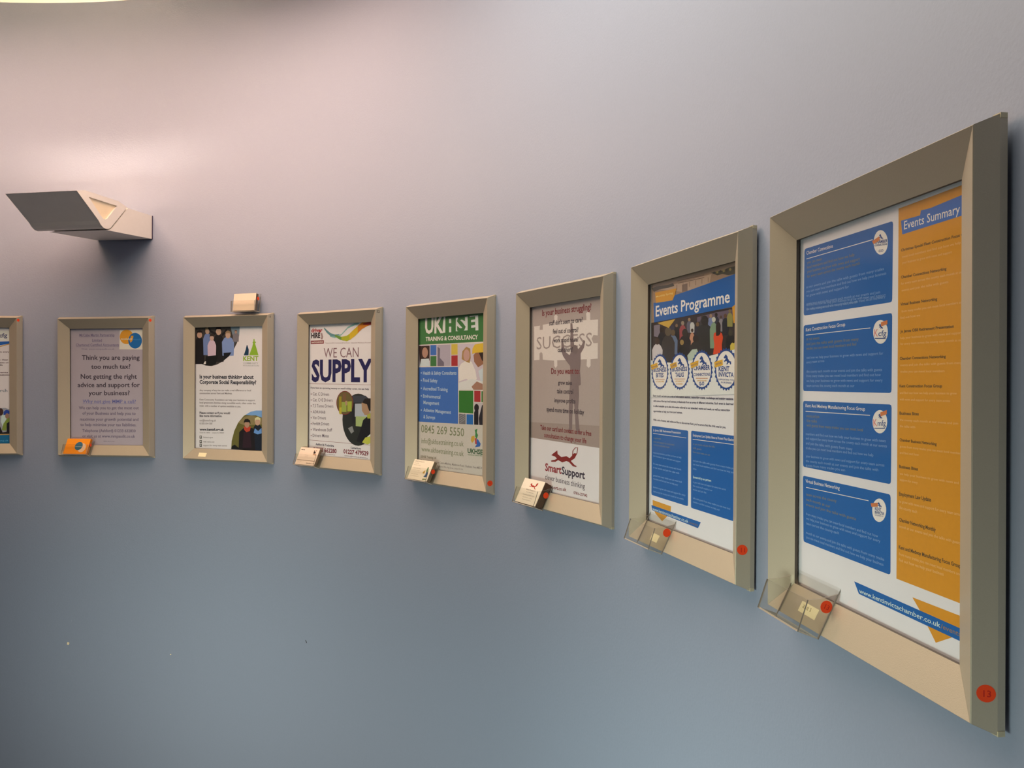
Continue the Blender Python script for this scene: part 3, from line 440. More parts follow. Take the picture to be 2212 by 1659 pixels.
  ('T','panel_text',(128,142,147),lines(16,6),-118.9,-66,-45.9,-65.9,3,0.006),
  ('T','panel_text',(128,142,147),lines(22,5),-118.8,-71.1,-62.3,-71.1,3.1,0.006),
  ('T','panel_text',(128,142,147),lines(27,7),12.8,-59.8,75.2,-59.3,2.8,0.006),
  ('T','panel_text',(128,142,147),lines(34,2),12.9,-65.7,37.5,-66,2.9,0.006),
  ('T','panel_text',(128,142,147),lines(36,5),13,-71.8,61.9,-71.9,2.8,0.006),
  ('T','panel_text',(133,180,239),lines(2,9),-119.5,-84.4,-22.9,-83.8,3.1,0.006),
  ('T','panel_text',(133,180,239),lines(11,8),-119.4,-89.5,-25.6,-90.3,3,0.006),
  ('T','panel_text',(133,180,239),lines(19,8),-119.2,-102.7,-23.4,-102.4,3.1,0.006),
  ('T','panel_text',(133,180,239),lines(27,8),-119.1,-108.8,-29.2,-108.8,3.1,0.006),
  ('T','panel_text',(133,180,239),lines(35,8),-118.8,-122,-21.1,-121.1,3,0.006),
  ('T','panel_text',(133,180,239),lines(4,8),-118.7,-127.5,-32.9,-127.3,3,0.006),
  ('T','panel_text',(133,180,239),lines(12,9),-118.5,-141.4,-9.2,-140.2,3.1,0.006),
  ('T','panel_text',(133,180,239),lines(21,9),-118.4,-148.5,-14.9,-146.7,3,0.006),
  ('T','panel_text',(133,180,239),lines(30,10),13.2,-84.6,126.3,-84.7,2.8,0.006),
  ('T','panel_text',(133,180,239),lines(1,11),13.3,-90.1,126.4,-90.2,2.8,0.006),
  ('T','panel_text',(133,180,239),lines(12,1),13.4,-96.6,23.7,-96.7,2.8,0.006),
  ('T','panel_text',(133,180,239),lines(13,10),13.7,-116.7,105.1,-115.9,2.8,0.006),
  ('T','panel_text',(133,180,239),lines(23,6),13.8,-122.2,69.4,-122.1,2.8,0.006),
  ('T','panel_text',(133,180,239),lines(29,4),13.9,-127.8,52.5,-127.6,2.9,0.006),
  ('T','panel_text',(133,180,239),lines(33,10),14.1,-140.6,116.4,-141,2.8,0.006),
  ('T','panel_text',(133,180,239),lines(4,8),14.2,-146.1,89.6,-146.6,2.6,0.006),
  ('T','panel_text',(203,239,247),'Sponsored by our partners',13.6,-109.4,65.9,-108.8,3.3,0.027),
  ('P','web_strip',(222,164,48),((-120.4,-162),(-55.4,-162.7),(-56.5,-171.2),(-70.9,-182.4),(-85.7,-191.4),(-107.8,-183.5),(-119.2,-176.2))),
  ('P','web_strip',(29,104,189),((-124.8,-170.9),(37.4,-171.8),(29.7,-181.9),(-122.4,-179.1))),
  ('T','web_strip',(220,247,247),'www.kentinvictachamber.co.uk',-120.6,-178.8,0.2,-179.4,5.1,0.006),
  ('T','web_strip',(131,115,99),'/events',1.3,-179.6,29.3,-179.2,4.1,0.006),
 ],
 'success': [
  ('P','photo_print',(188,179,179),((-148.3,-36.8),(-148.3,209.7),(134.9,209.7),(138.5,-91.4),(-147.6,-87.7))),
  ('P','photo_print',(172,160,157),((-148.1,-54.3),(138,-48.8),(138.5,-91.4),(-147.6,-87.7))),
  ('P','jigsaw',(237,233,233),((-122.2,155.4),(-97.7,155.6),(-99,146.8),(-86,146.1),(-86.1,156.7),(-38.9,158.2),(-40.4,171.7),(-33.3,175.7),(-26.8,170.7),(-28,158.8),(78.9,155.6),(77.6,168.9),(84.9,172.2),(91.7,167.9),(91.9,154.8),(118.4,153.9),(117.6,123.4),(103.4,125.1),(96.8,118.1),(103.6,109.2),(117.8,109.2),(118.2,79.3),(93.9,78.3),(94.1,65.5),(87.4,61.8),(80.6,65.7),(81.5,78.6),(-27,79.5),(-26.8,67.5),(-33.2,63.5),(-39,67.7),(-39.8,78.8),(-85.1,81.9),(-86.6,95),(-92.2,98.7),(-99,95.4),(-98.8,81.9),(-121.2,81.7))),
  ('T','jigsaw',(171,161,163),'SUCCESS',-111,104.7,98.1,103.7,27,-0.001),
  ('P','figure_print',(140,127,131),((22,153.2),(29.2,152.1),(31.2,139.4),(37.7,99.4),(52.4,100.6),(64,108.3),(69.6,117.1),(75.4,114.2),(71,101.5),(59.6,90.5),(59.8,72.6),(57.7,56.3),(60.2,40),(60.9,28.7),(53.3,27),(54.8,7.4),(51.1,-25.4),(57.3,-57.8),(61.5,-67.3),(47.5,-69.8),(43.8,-58.5),(39.1,-19.2),(35.9,0.5),(31.5,-26.1),(30.7,-59.2),(27.8,-67.7),(15.6,-67.4),(19.7,-56.5),(18.1,-19.9),(20.6,20.1),(23.4,40.1),(21.8,66.7),(7.6,77),(-4.9,87.4),(-11.3,97.8),(-11.5,114.7),(-5.3,117.8),(-0.8,107.5),(4.3,95.6),(19.7,88.4),(23.9,93.3),(22.5,106.6))),
  ('P','figure_print',(132,120,123),((50.1,99),(49.6,96.2),(48.1,93.7),(45.8,91.7),(42.9,90.5),(39.6,90.1),(36.2,90.7),(33.2,92.1),(30.8,94.2),(29.2,96.9),(28.7,99.8),(29.2,102.6),(30.7,105.1),(33,107.1),(36,108.3),(39.3,108.6),(42.7,108),(45.6,106.6),(48,104.5),(49.6,101.9))),
  ('T','poster_text',(132,48,54),'Is your business struggling?',-89.1,175.9,95.6,174.6,12.5,0.02),
  ('T','poster_text',(72,64,76),"staff don't seem to care?",-59.8,153.6,65.8,153,9.6,0.02),
  ('T','poster_text',(72,64,76),'feel out of control?',-45.1,135.5,50.9,133.7,9.7,0.02),
  ('T','poster_text',(72,64,76),'work stupid hours?',-42.3,116.7,51.1,114.7,9.6,0.02),
  ('T','poster_text',(72,64,76),'cash short?',-25.3,96.5,31.1,95.4,9.7,0.02),
  ('T','poster_text',(132,48,54),'Do you want to:',-50.6,51.3,56,50.5,11.8,0.02),
  ('T','poster_text',(72,64,76),'grow sales',-23.1,29.3,29.6,28.5,8.1,0.02),
  ('T','poster_text',(72,64,76),'take control',-27.4,11.1,33.4,10.3,9.7,0.02),
  ('T','poster_text',(72,64,76),'improve profits',-36.8,-7.9,42,-8.6,8.9,0.02),
  ('T','poster_text',(72,64,76),'spend more time on holiday',-68.1,-27.9,73.2,-29.5,9.6,0.02),
  ('T','poster_text',(132,48,54),'Take our card and contact us for a free',-93.4,-67.7,98.5,-69.9,9.6,0.02),
  ('T','poster_text',(132,48,54),'consultation to change your life',-77.5,-83.3,81.8,-85.4,9.6,0.02),
  ('P','logo',(140,48,45),((-48.4,-119.5),(-37.3,-113.7),(-24.5,-107.6),(-23.2,-115),(-8.5,-120.2),(10.1,-116.6),(22.3,-119.5),(31.3,-113.8),(32.4,-103.8),(41.9,-96.5),(52.5,-95.7),(50.3,-107.3),(40.4,-118.6),(26.7,-124.8),(40.5,-131.8),(47.7,-133.1),(46.5,-135.2),(34.6,-135),(19.4,-127.5),(10.2,-126.6),(-5.3,-130.7),(-21.1,-127.4),(-30.7,-131.7),(-48.2,-133.3),(-48.2,-130.5),(-33.9,-127.9),(-25.6,-124.4),(-34,-121))),
  ('P','logo',(237,240,247),((34.3,-110.2),(36,-103.5),(43.7,-97.6),(50.2,-96.8),(47.4,-108.2),(40.2,-108.1))),
  ('T','poster_text',(154,44,55),'Smart',-72.5,-154.1,-8.1,-154.3,15.8,0.027),
  ('T','poster_text',(63,56,75),'Support',-7.5,-154.3,77,-155.7,15.2,0.027),
  ('T','poster_text',(92,86,101),'clever business thinking',-72.3,-172.3,77.2,-175.4,11.1,0.006),
  ('T','poster_text',(132,48,54),'www.smartsupport.co.uk',-124.6,-191.7,11,-188.1,6.9,0.02),
  ('T','poster_text',(132,48,54),'07816-257042',37.7,-189.8,85.9,-190,5.5,0.02),
 ],
 'safety': [
  ('P','green_header',(71,134,77),((-148.3,209.7),(140.8,209.7),(141.6,128.3),(-148.3,128.8))),
  ('T','green_header',(242,245,247),'UK',-109,158.7,-30.2,157.4,42.7,0.03),
  ('P','green_header',(236,245,247),((-28,201.5),(-22.5,201.5),(-22.1,156.4),(-33,156.2),(-33.1,173.1))),
  ('P','green_header',(231,243,247),((-7.3,190.9),(1.8,190.7),(2.2,156.4),(-6.9,156.4))),
  ('P','green_header',(231,243,247),((20.4,192),(66.9,192.6),(67.2,158.5),(20.7,157.9))),
  ('P','green_header',(231,243,247),((74.5,193.2),(106.9,193.5),(108.3,156.6),(74.9,156.2))),
  ('T','green_header',(71,134,77),'H',-21,157.7,16.5,157.1,36.7,0.041),
  ('T','green_header',(71,134,77),'S',24.9,158.4,59.6,158.8,34.5,0.041),
  ('T','green_header',(71,134,77),'E',71.3,157.6,97.4,158.4,32.3,0.041),
  ('T','green_header',(247,247,247),'TRAINING & CONSULTANCY',-105.8,137.8,106.5,135.2,10.6,0.027),
  ('P','photo_print',(219,213,230),((-140.8,128.1),(124.7,124.1),(125.8,12.7),(32.7,10.8),(32.1,69.4),(-140.2,71.3))),
  ('P','photo_print',(68,51,47),((-134.9,125.5),(-88.5,125.1),(-88.1,86.2),(-108.1,76.1),(-131.4,72.9))),
  ('P','photo_print',(191,153,136),((-95.7,107.1),(-96.3,102.8),(-98.1,99),(-100.8,96),(-104.3,94.1),(-108.3,93.5),(-112.2,94.2),(-115.8,96.3),(-118.7,99.4),(-120.5,103.3),(-121.2,107.7),(-120.6,112),(-118.8,115.8),(-116,118.8),(-112.5,120.7),(-108.6,121.2),(-104.6,120.5),(-101.1,118.4),(-98.2,115.2),(-96.4,111.3))),
  ('P','photo_print',(217,236,247),((-131.3,71.2),(-125.7,90.3),(-91,91.4),(-86.8,70.7))),
  ('P','colour_square#12',(73,125,213),((-85.1,126.4),(-59.2,126),(-58.9,99.4),(-84.8,99.6))),
  ('P','colour_square#13',(71,134,77),((-84.8,97.5),(-58.9,97.3),(-58.6,71.1),(-84.5,71))),
  ('P','photo_print',(190,187,208),((-54.7,125.8),(-1.3,125.5),(-0.7,71.1),(-54.2,71))),
  ('P','photo_print',(127,123,144),((-54.7,121.4),(-43.5,116),(-44.4,92.3),(-26.7,80.2),(-26.6,70.7),(-54.2,71))),
  ('P','colour_square#14',(226,205,93),((3,126),(27.8,125.9),(28.6,99.2),(3.3,99))),
  ('P','colour_square#15',(182,59,63),((3.3,97),(28.7,97.2),(28.9,70.8),(3.6,70.7))),
  ('P','photo_print',(246,247,247),((33.2,64.5),(42.4,75.9),(62.9,83.7),(83.2,80.2),(98.4,57.4),(103.5,38.2),(88.7,26.9),(63.4,38.1),(35.1,31.5))),
  ('P','photo_print',(182,150,96),((44.9,87.3),(47.3,106.9),(62.6,118),(77.8,112.6),(79.6,89.9),(75.7,77),(62.9,80.5))),
  ('P','photo_print',(209,172,165),((76,96.5),(75.4,92),(73.7,88),(71.1,84.8),(67.7,82.8),(63.9,82.1),(60.1,82.9),(56.7,85),(53.9,88.3),(52.1,92.5),(51.5,97),(52.1,101.5),(53.8,105.6),(56.5,108.8),(59.9,110.8),(63.6,111.4),(67.4,110.6),(70.8,108.4),(73.6,105.1),(75.3,101))),
  ('P','photo_print',(235,243,247),((33.5,28.2),(83.6,38.1),(125.7,31.8),(125.9,11.8),(33.7,10.8))),
  ('P','photo_print',(179,140,122),((83.8,18.8),(103.6,31.8),(125.7,25.5),(125.9,11.8),(91.4,11.4))),
  ('P','photo_print',(166,120,95),((90.5,96.2),(93.2,80),(108.2,66.3),(125.2,73.2),(146.9,76.1),(146.7,101.3),(102.9,105.5))),
  ('P','photo_print',(237,205,71),((85.5,99.5),(86.4,112.4),(95.2,122.5),(122.3,124.8),(146.4,124),(146.7,101.3),(102.9,102.3))),
  ('P','photo_print',(52,41,40),((110.3,102.2),(146.7,102.9),(147,69.7),(122.7,82.8))),
  ('P','photo_print',(216,234,247),((109.3,57.4),(146.9,72.9),(147.4,31.9),(118.3,31.8))),
  ('P','blue_list',(73,125,213),((-146.1,68.9),(30.5,68.1),(32,-76.3),(-144.5,-76.2))),
  ('T','blue_list',(193,221,247),'Health & Safety Consultants',-116.5,49.1,24.4,48.7,8.9,0.02),
  ('T','blue_list',(193,221,247),'Food Safety',-116.3,30.3,-53.7,28.5,9.1,0.02),
  ('T','blue_list',(193,221,247),'Accredited Training',-116.1,8.4,-10.8,6.3,9,0.02),
  ('T','blue_list',(193,221,247),'Environmental',-115.9,-11.4,-41.1,-13.4,9,0.02),
  ('T','blue_list',(193,221,247),'Management',-113.9,-28.8,-45.9,-29.8,9.1,0.02),
  ('T','blue_list',(193,221,247),'Asbestos Management',-113.7,-48.2,3.2,-51.2,8.9,0.02),
  ('T','blue_list',(193,221,247),'& Surveys',-113.5,-66.3,-62.8,-67.1,9.1,0.02),
  ('P','blue_list',(193,221,247),((-121.8,53.7),(-122.5,52.2),(-124.1,51.6),(-125.8,52.2),(-126.5,53.7),(-125.8,55.2),(-124.1,55.8),(-122.5,55.1))),
  ('P','blue_list',(193,221,247),((-121.6,33.8),(-122.2,32.3),(-123.9,31.7),(-125.6,32.3),(-126.3,33.8),(-125.6,35.3),(-123.9,35.9),(-122.3,35.3))),
  ('P','blue_list',(193,221,247),((-121.4,12.9),(-122,11.4),(-123.7,10.8),(-125.3,11.4),(-126,12.8),(-125.4,14.3),(-123.7,15),(-122.1,14.4))),
  ('P','blue_list',(193,221,247),((-121.1,-7.3),(-121.8,-8.8),(-123.5,-9.5),(-125.1,-8.9),(-125.8,-7.4),(-125.1,-5.9),(-123.5,-5.3),(-121.8,-5.9))),
  ('P','blue_list',(193,221,247),((-120.7,-45),(-121.4,-46.5),(-123.1,-47.1),(-124.7,-46.6),(-125.4,-45.1),(-124.7,-43.6),(-123.1,-42.9),(-121.4,-43.5))),
  ('P','colour_square#16',(61,134,58),((34.3,8.5),(90.4,8.8),(91,-47.3),(34.8,-46.5))),
  ('P','colour_square#17',(182,59,63),((93.9,8.9),(117.6,8.8),(117.9,-18.6),(94.2,-18.2))),
  ('P','colour_square#18',(69,134,67),((121,7.9),(142.8,8.2),(143.1,-18.7),(121.3,-18.5))),
  ('P','photo_print',(128,131,139),((34.9,-49.1),(61.7,-49.9),(62,-76.6),(35.1,-76.1))),
  ('P','photo_print',(184,193,208),((37.7,-74.2),(59.3,-62.9),(59.3,-61.9),(37.7,-73.2))),
  ('P','photo_print',(184,193,208),((37.6,-68.3),(59.2,-58.3),(59.2,-57.3),(37.6,-67.3))),
  ('P','photo_print',(184,193,208),((37.6,-62.4),(59.2,-53.7),(59.2,-52.7),(37.6,-61.4))),
  ('P','photo_print',(184,193,208),((37.5,-56.5),(59.1,-49.2),(59.1,-48.2),(37.5,-55.5))),
  ('P','colour_square#19',(50,121,206),((64.8,-49.8),(90.5,-49.5),(90.8,-76.3),(65,-76.5))),
  ('P','photo_print',(209,208,217),((93.7,-19.8),(143.1,-20.2),(143.7,-78.7),(94.3,-77.1))),
  ('P','photo_print',(36,35,44),((94.3,-77.1),(93.9,-45.6),(99.3,-35.7),(110.2,-38.6),(110.6,-77.6))),
  ('P','photo_print',(42,37,42),((112.1,-32.2),(111.7,-34.9),(110.5,-37.5),(108.5,-39.5),(106.1,-40.9),(103.3,-41.4),(100.6,-41),(98.1,-39.8),(96.1,-37.9),(94.8,-35.4),(94.3,-32.7),(94.7,-29.9),(96,-27.3),(97.9,-25.3),(100.4,-23.9),(103.2,-23.4),(105.9,-23.8),(108.4,-25),(110.4,-27),(111.7,-29.4))),
  ('P','photo_print',(47,47,56),((111.9,-57.8),(123.8,-25.5),(143.1,-25),(143.6,-78),(114.5,-77.5))),
  ('P','lower_panel',(218,219,215),((-144.5,-76.6),(143.6,-73.9),(144.9,-202.4),(-143.1,-209.7))),
  ('T','lower_text',(137,151,119),'0845 269 5550',-123,-104.3,56.1,-105.6,20.9,0.006),
  ('T','lower_text',(137,151,119),'info@ukhsetraining.co.uk',-121.6,-132.8,54.8,-130.2,13.4,0.006),
  ('T','lower_text',(137,151,119),'www.ukhsetraining.co.uk',-121.3,-154.4,55.1,-154.7,13.4,0.006),
  ('T','lower_text',(126,123,103),'UKHSE Training Ltd',-124.7,-171.4,-57.2,-170.4,6.1,0.027),
  ('T','lower_text',(129,125,126),'Medway Office : Innovation Centre Medway, Maidstone Road, Chatham, Kent ME5 9',-124.6,-181.2,125.3,-181.3,5.5,0.006),
  ('T','lower_text',(151,147,147),'Registered Office, High Street, London EC1A 4',-51.4,-190.4,52.9,-190.2,4.7,0.006),
  ('P','lower_logo',(70,149,87),((97.3,-87.3),(107.2,-83.6),(104.8,-93.3),(109.8,-99.4),(105,-109.3),(99,-103.2),(99.9,-95.2))),
  ('P','lower_logo',(221,187,80),((85,-104),(96.5,-100.8),(97.6,-111.4),(87.7,-120),(82.6,-113.8))),
  ('P','lower_logo',(198,69,70),((98.5,-106.5),(104,-107.8),(105.1,-122.1),(99.2,-120.9))),
  ('P','lower_logo',(63,115,206),((105,-107.7),(110.9,-110.6),(119.8,-119.6),(117.5,-126.2),(97.8,-129.7),(105.1,-122.1))),
  ('T','lower_logo',(63,107,73),'UKHSE',70.3,-145.4,127.4,-145.5,11.6,0.034),
  ('T','lower_logo',(71,134,77),'TRAINING & CONSULTANCY',70.4,-151,128.9,-149.9,2.6,0.02),
 ],
 'driver': [
  ('T','logo',(179,54,58),'driver',-127.3,175.4,-77.2,174.6,11.7,0.041),
  ('T','logo',(46,37,48),'HIRE',-127.1,157.5,-86.6,157.9,15.2,0.048),
  ('P','logo',(170,150,156),((-85.3,170.3),(-78.6,172.7),(-73.7,160.2),(-76.9,152),(-85.2,153.9),(-81.4,160.3))),
  ('P','logo',(136,52,62),((-129,149.6),(-70.7,149.6),(-70.6,139.5),(-128.9,139.3))),
  ('T','logo',(247,247,247),'NATIONWIDE',-125,142.2,-74.4,142.5,4.6,0.027),
  ('P','ribbon_print',(107,158,171),((-70.1,188.5),(-58.1,180.3),(-41.4,170.4),(-22.6,165.6),(-3.9,166.4),(-3.9,160),(-22.5,157.2),(-41.3,161.3),(-58,171.8),(-70.1,183.9))),
  ('P','ribbon_print',(146,199,201),((-43.7,162.3),(-22.5,159.5),(5.3,166.5),(32.6,187.1),(59.6,196.3),(77.5,197.6),(77.5,193.8),(59.7,190),(32.6,182),(5.4,162.6),(-22.4,155),(-43.7,159.7))),
  ('P','ribbon_print',(116,163,77),((-22.6,165.3),(-3.9,160.6),(14.6,155.7),(14.7,146.1),(-3.8,151),(-22.5,160.1))),
  ('P','ribbon_print',(185,195,57),((5.4,158.1),(28.3,161.1),(46.4,169.2),(46.6,150.1),(28.5,144.5),(5.5,148.5))),
  ('P','ribbon_print',(223,196,55),((39.6,166.8),(59.8,179.8),(77.6,190.3),(77.8,169.5),(60,157.7),(39.8,147.7))),
  ('P','ribbon_print',(217,140,46),((73.1,188.3),(90.8,197.4),(112.7,202.2),(138.8,201.3),(138.9,191.9),(112.9,186.6),(91,178.6),(73.3,167.4))),
  ('P','ribbon_print',(174,59,46),((95.2,193.8),(117.1,198),(138.8,199.7),(138.9,190.4),(117.2,188.7),(95.3,190))),
  ('T','poster_text',(123,96,112),'Temporary HGV, Commercial & Van Drivers · Industrial & Warehouse Personnel',-64.8,139.7,125.6,137,3.2,0.006),
  ('T','headline#20',(134,103,118),'WE CAN',-70.6,97.3,77.2,97.1,29.5,-0.004),
  ('T','headline#21',(44,44,101),'SUPPLY',-124.2,27.3,134.1,28.1,62.5,0.037),
  ('P','headline#22',(136,52,62),((-134,18.4),(136.4,17.2),(136.4,18),(-134,19.3))),
  ('T','poster_text',(85,83,105),'If you have an upcoming vacancy or need holiday cover, we can help',-127.9,4,120.1,3.1,5,0.027),
  ('T','poster_text',(100,91,113),'Cat. C Drivers',-118.3,-16.7,-45.1,-16.7,9.4,0.006),
  ('P','poster_text',(120,63,75),((-123.3,-12.8),(-123.8,-14.2),(-125.2,-14.8),(-126.6,-14.3),(-127.2,-12.9),(-126.6,-11.5),(-125.3,-10.9),(-123.9,-11.4))),
  ('T','poster_text',(100,91,113),'Cat. C+E Drivers',-118.1,-34.7,-30.7,-34.1,9.4,0.006),
  ('P','poster_text',(120,63,75),((-123.1,-30.9),(-123.6,-32.3),(-125,-32.9),(-126.4,-32.3),(-127,-30.9),(-126.4,-29.5),(-125.1,-28.9),(-123.7,-29.5))),
  ('T','poster_text',(100,91,113),'7.5 Tonne Drivers',-117.9,-52.8,-27.2,-51.7,9.4,0.006),
  ('P','poster_text',(120,63,75),((-122.9,-48.9),(-123.4,-50.3),(-124.8,-51),(-126.2,-50.4),(-126.8,-49),(-126.3,-47.6),(-124.9,-47),(-123.5,-47.5))),
  ('T','poster_text',(100,91,113),'ADR/HIAB',-117.7,-70.8,-61.6,-70.4,8.6,0.006),
  ('P','poster_text',(120,63,75),((-122.7,-67),(-123.2,-68.4),(-124.6,-69),(-126,-68.5),(-126.6,-67.1),(-126.1,-65.7),(-124.7,-65),(-123.3,-65.6))),
  ('T','poster_text',(100,91,113),'Van Drivers',-117.5,-88.8,-58.5,-88.1,9.4,0.006),
  ('P','poster_text',(120,63,75),((-122.5,-85),(-123,-86.4),(-124.4,-87.1),(-125.8,-86.5),(-126.4,-85.2),(-125.9,-83.7),(-124.5,-83.1),(-123.1,-83.6))),
  ('T','poster_text',(100,91,113),'Forklift Drivers',-117.3,-106.9,-44.1,-105.3,9.5,0.006),
  ('P','poster_text',(120,63,75),((-122.3,-103.1),(-122.8,-104.5),(-124.2,-105.1),(-125.6,-104.6),(-126.2,-103.2),(-125.7,-101.8),(-124.3,-101.2),(-122.9,-101.7))),
  ('T','poster_text',(100,91,113),'Warehouse Staff',-117.1,-124.9,-31.2,-122.4,9.4,0.006),
  ('P','poster_text',(120,63,75),((-122.1,-121.1),(-122.6,-122.5),(-124,-123.2),(-125.4,-122.7),(-126,-121.3),(-125.5,-119.9),(-124.1,-119.2),(-122.7,-119.7))),
  ('T','poster_text',(100,91,113),'Drivers Mates',-116.9,-142.9,-45.1,-140.8,9.4,0.006),
  ('P','poster_text',(120,63,75),((-121.9,-139.2),(-122.4,-140.6),(-123.8,-141.2),(-125.2,-140.7),(-125.8,-139.4),(-125.3,-137.9),(-123.9,-137.3),(-122.5,-137.8))),
  ('P','headline#23',(136,52,62),((-132.1,-153.5),(138.3,-155.4),(138.3,-154.6),(-132.1,-152.6))),
  ('P','driver_photo',(49,55,55),((142.2,-81.6),(141.2,-96.2),(137.7,-110.3),(132,-123.4),(124.3,-135.1),(114.7,-144.9),(103.7,-152.4),(91.7,-157.4),(79.1,-159.5),(66.4,-158.8),(54,-155.1),(42.5,-148.6),(32.4,-139.6),(24,-128.4),(17.6,-115.4),(13.7,-101.2),(12.2,-86.2),(13.3,-71.2),(17,-56.6),(23,-43.2),(31.2,-31.4),(41.2,-21.7),(52.5,-14.4),(64.8,-9.9),(77.5,-8.2),(90.1,-9.5),(102.2,-13.6),(113.4,-20.3),(123.1,-29.4),(131.1,-40.5),(137.1,-53.3),(140.9,-67.1))),
  ('P','driver_photo',(68,76,90),((52.9,-14.3),(106.3,-13.4),(136.9,-31.5),(93.3,-34),(57.6,-34.9))),
  ('P','driver_photo',(186,202,219),((58.5,-38),(141.3,-34.5),(141.8,-87.2),(58.9,-74.4))),
  ('P','driver_photo',(177,204,140),((67.9,-74.1),(141.7,-73.3),(142,-105.8),(68.2,-102.6))),
  ('P','driver_photo',(41,46,51),((50.9,-35),(64.3,-34.7),(63.6,-93.3),(53.8,-96.8))),
  ('P','driver_photo',(148,157,163),((35.8,-110.2),(53.8,-103.1),(60.8,-118.7),(49.6,-125.5))),
  ('P','driver_photo',(182,153,126),((91.1,-35.7),(97.6,-29.2),(123.9,-28.7),(124.3,-69.2),(104.7,-69.8),(93.5,-57.6))),
  ('P','driver_photo',(41,38,38),((93.3,-34),(104.2,-22.2),(126,-20.8),(141.2,-28.3),(141.5,-56.2),(122,-56.8),(113.1,-38.3))),
  ('P','driver_photo',(33,36,43),((72.3,-146.6),(89.6,-108),(98.2,-84.1),(113.5,-74.2),(141.7,-71.7),(142.4,-143),(98.9,-151.5))),
  ('P','driver_photo',(180,195,81),((113.4,-69.5),(141.5,-56.2),(141.7,-77.9),(115.7,-78.8))),
  ('P','driver_photo',(202,215,94),((94.5,-148.6),(107.6,-133.9),(142.3,-126),(142.4,-143),(116.5,-153.7))),
  ('P','driver_photo',(231,247,247),((114.1,-132),(142.1,-113.6),(142.3,-127.5))),
  ('P','driver_photo',(136,52,62),((57.6,-35.5),(56.8,-43.3),(54.3,-50.7),(50.2,-57.4),(44.7,-63.1),(38,-67.5),(30.5,-70.3),(22.6,-71.5),(14.6,-70.8),(7,-68.5),(0.1,-64.5),(-5.7,-59),(-10.1,-52.4),(-12.8,-45),(-13.8,-37.1),(-13,-29.2),(-10.4,-21.7),(-6.1,-14.9),(-0.5,-9.2),(6.3,-4.9),(13.9,-2.1),(21.8,-1.1),(29.8,-1.9),(37.3,-4.4),(44.1,-8.5),(49.7,-13.9),(54,-20.4),(56.7,-27.8))),
  ('P','driver_photo',(115,107,69),((55.4,-35.5),(54.6,-42.9),(52.3,-49.9),(48.4,-56.3),(43.2,-61.7),(37,-65.8),(30,-68.5),(22.6,-69.5),(15.1,-68.9),(8,-66.7),(1.6,-62.9),(-3.9,-57.8),(-8,-51.5),(-10.6,-44.5),(-11.5,-37.1),(-10.7,-29.6),(-8.3,-22.5),(-4.3,-16),(1,-10.7),(7.3,-6.6),(14.4,-4),(21.9,-3.1),(29.3,-3.8),(36.3,-6.1),(42.7,-10),(48,-15.1),(52,-21.3),(54.5,-28.2))),
  ('P','driver_photo',(164,157,54),((-2.4,-18.5),(7.8,-17.4),(8.3,-66.5),(-1.9,-66.8))),
  ('P','driver_photo',(131,101,76),((13.2,-8.6),(26.9,-7.5),(27.4,-46.7),(13.6,-47.1))),
  ('P','driver_photo',(164,189,92),((8.9,-34.4),(29,-33),(29.4,-62.6),(9.2,-63.2))),
  ('P','driver_photo',(175,195,80),((32.7,-32.2),(50.8,-30.9),(51.1,-60.4),(33,-60.9))),
  ('P','driver_photo',(188,160,133),((24,-30.8),(32.2,-29.7),(32.3,-43.4),(24.1,-43.6))),
  ('P','driver_photo',(202,196,70),((-0.7,-50.7),(8.6,-49.4),(8.8,-69.7),(-0.4,-69.9))),
  ('T','poster_text',(79,83,107),'Ashford & Tonbridge',-103.5,-167.2,-23.6,-168.4,6.2,0.034),
  ('T','poster_text',(79,83,107),'Canterbury',47.8,-169.5,90.3,-169.6,5.8,0.034),
  ('T','phone_numbers#24',(131,57,73),'01233 662280',-114.5,-186.6,-11.7,-186.4,12.4,0.034),
  ('T','phone_numbers#25',(131,57,73),'01227 479529',17.4,-184.7,120.4,-185.3,12,0.034),
  ('T','poster_text',(125,117,134),'ashford@driverhire.co.uk/ashford',-104.6,-192.6,-18.7,-193.3,3.3,0.006),
  ('T','poster_text',(125,117,134),'canterbury@driverhire.co.uk/canterbury',21.6,-192.7,117.8,-194.2,3.5,0.02),
 ],
 'kent': [
  ('P','group_photo',(71,69,68),((-148.3,194.1),(-148.3,209.7),(42.3,209.7),(40,170.4),(31.4,145.5),(17.4,122.4),(-1.4,102.8),(-23.5,86.7),(-48,76),(-70.4,71.3),(-93,73.2),(-115.8,79.9),(-147.9,100.2))),
  ('P','group_photo',(132,156,175),((1.5,209.7),(42.3,209.7),(40,170.4),(27,145.6),(13.7,170.9))),
  ('P','group_photo',(50,69,53),((-34.9,153.6),(18.3,138.5),(0.8,104.6),(-25.7,86.7))),
  ('P','group_photo',(37,37,41),((-137.5,78.1),(-139.7,142.5),(-132,159.2),(-123,166.9),(-113.7,166.8),(-104.8,158.8),(-97,141.9),(-98.7,78))),
  ('P','group_photo',(201,168,149),((-108,173.6),(-109.3,168),(-113.1,163.9),(-118.4,162.4),(-123.6,164),(-127.5,168.2),(-128.9,173.9),(-127.5,179.6),(-123.7,183.7),(-118.5,185.1),(-113.2,183.5),(-109.4,179.3))),
  ('P','group_photo',(40,36,36),((-129.4,173.9),(-128.9,185.3),(-118.5,190.1),(-108,184.9),(-107.4,173.6),(-111.1,180.8),(-125.8,181))),
  ('P','group_photo',(121,147,205),((-102.2,107.2),(-104,159.3),(-97.7,172.9),(-90.5,179.1),(-82.9,179),(-75.6,172.5),(-69.2,158.8),(-70.6,106.9))),
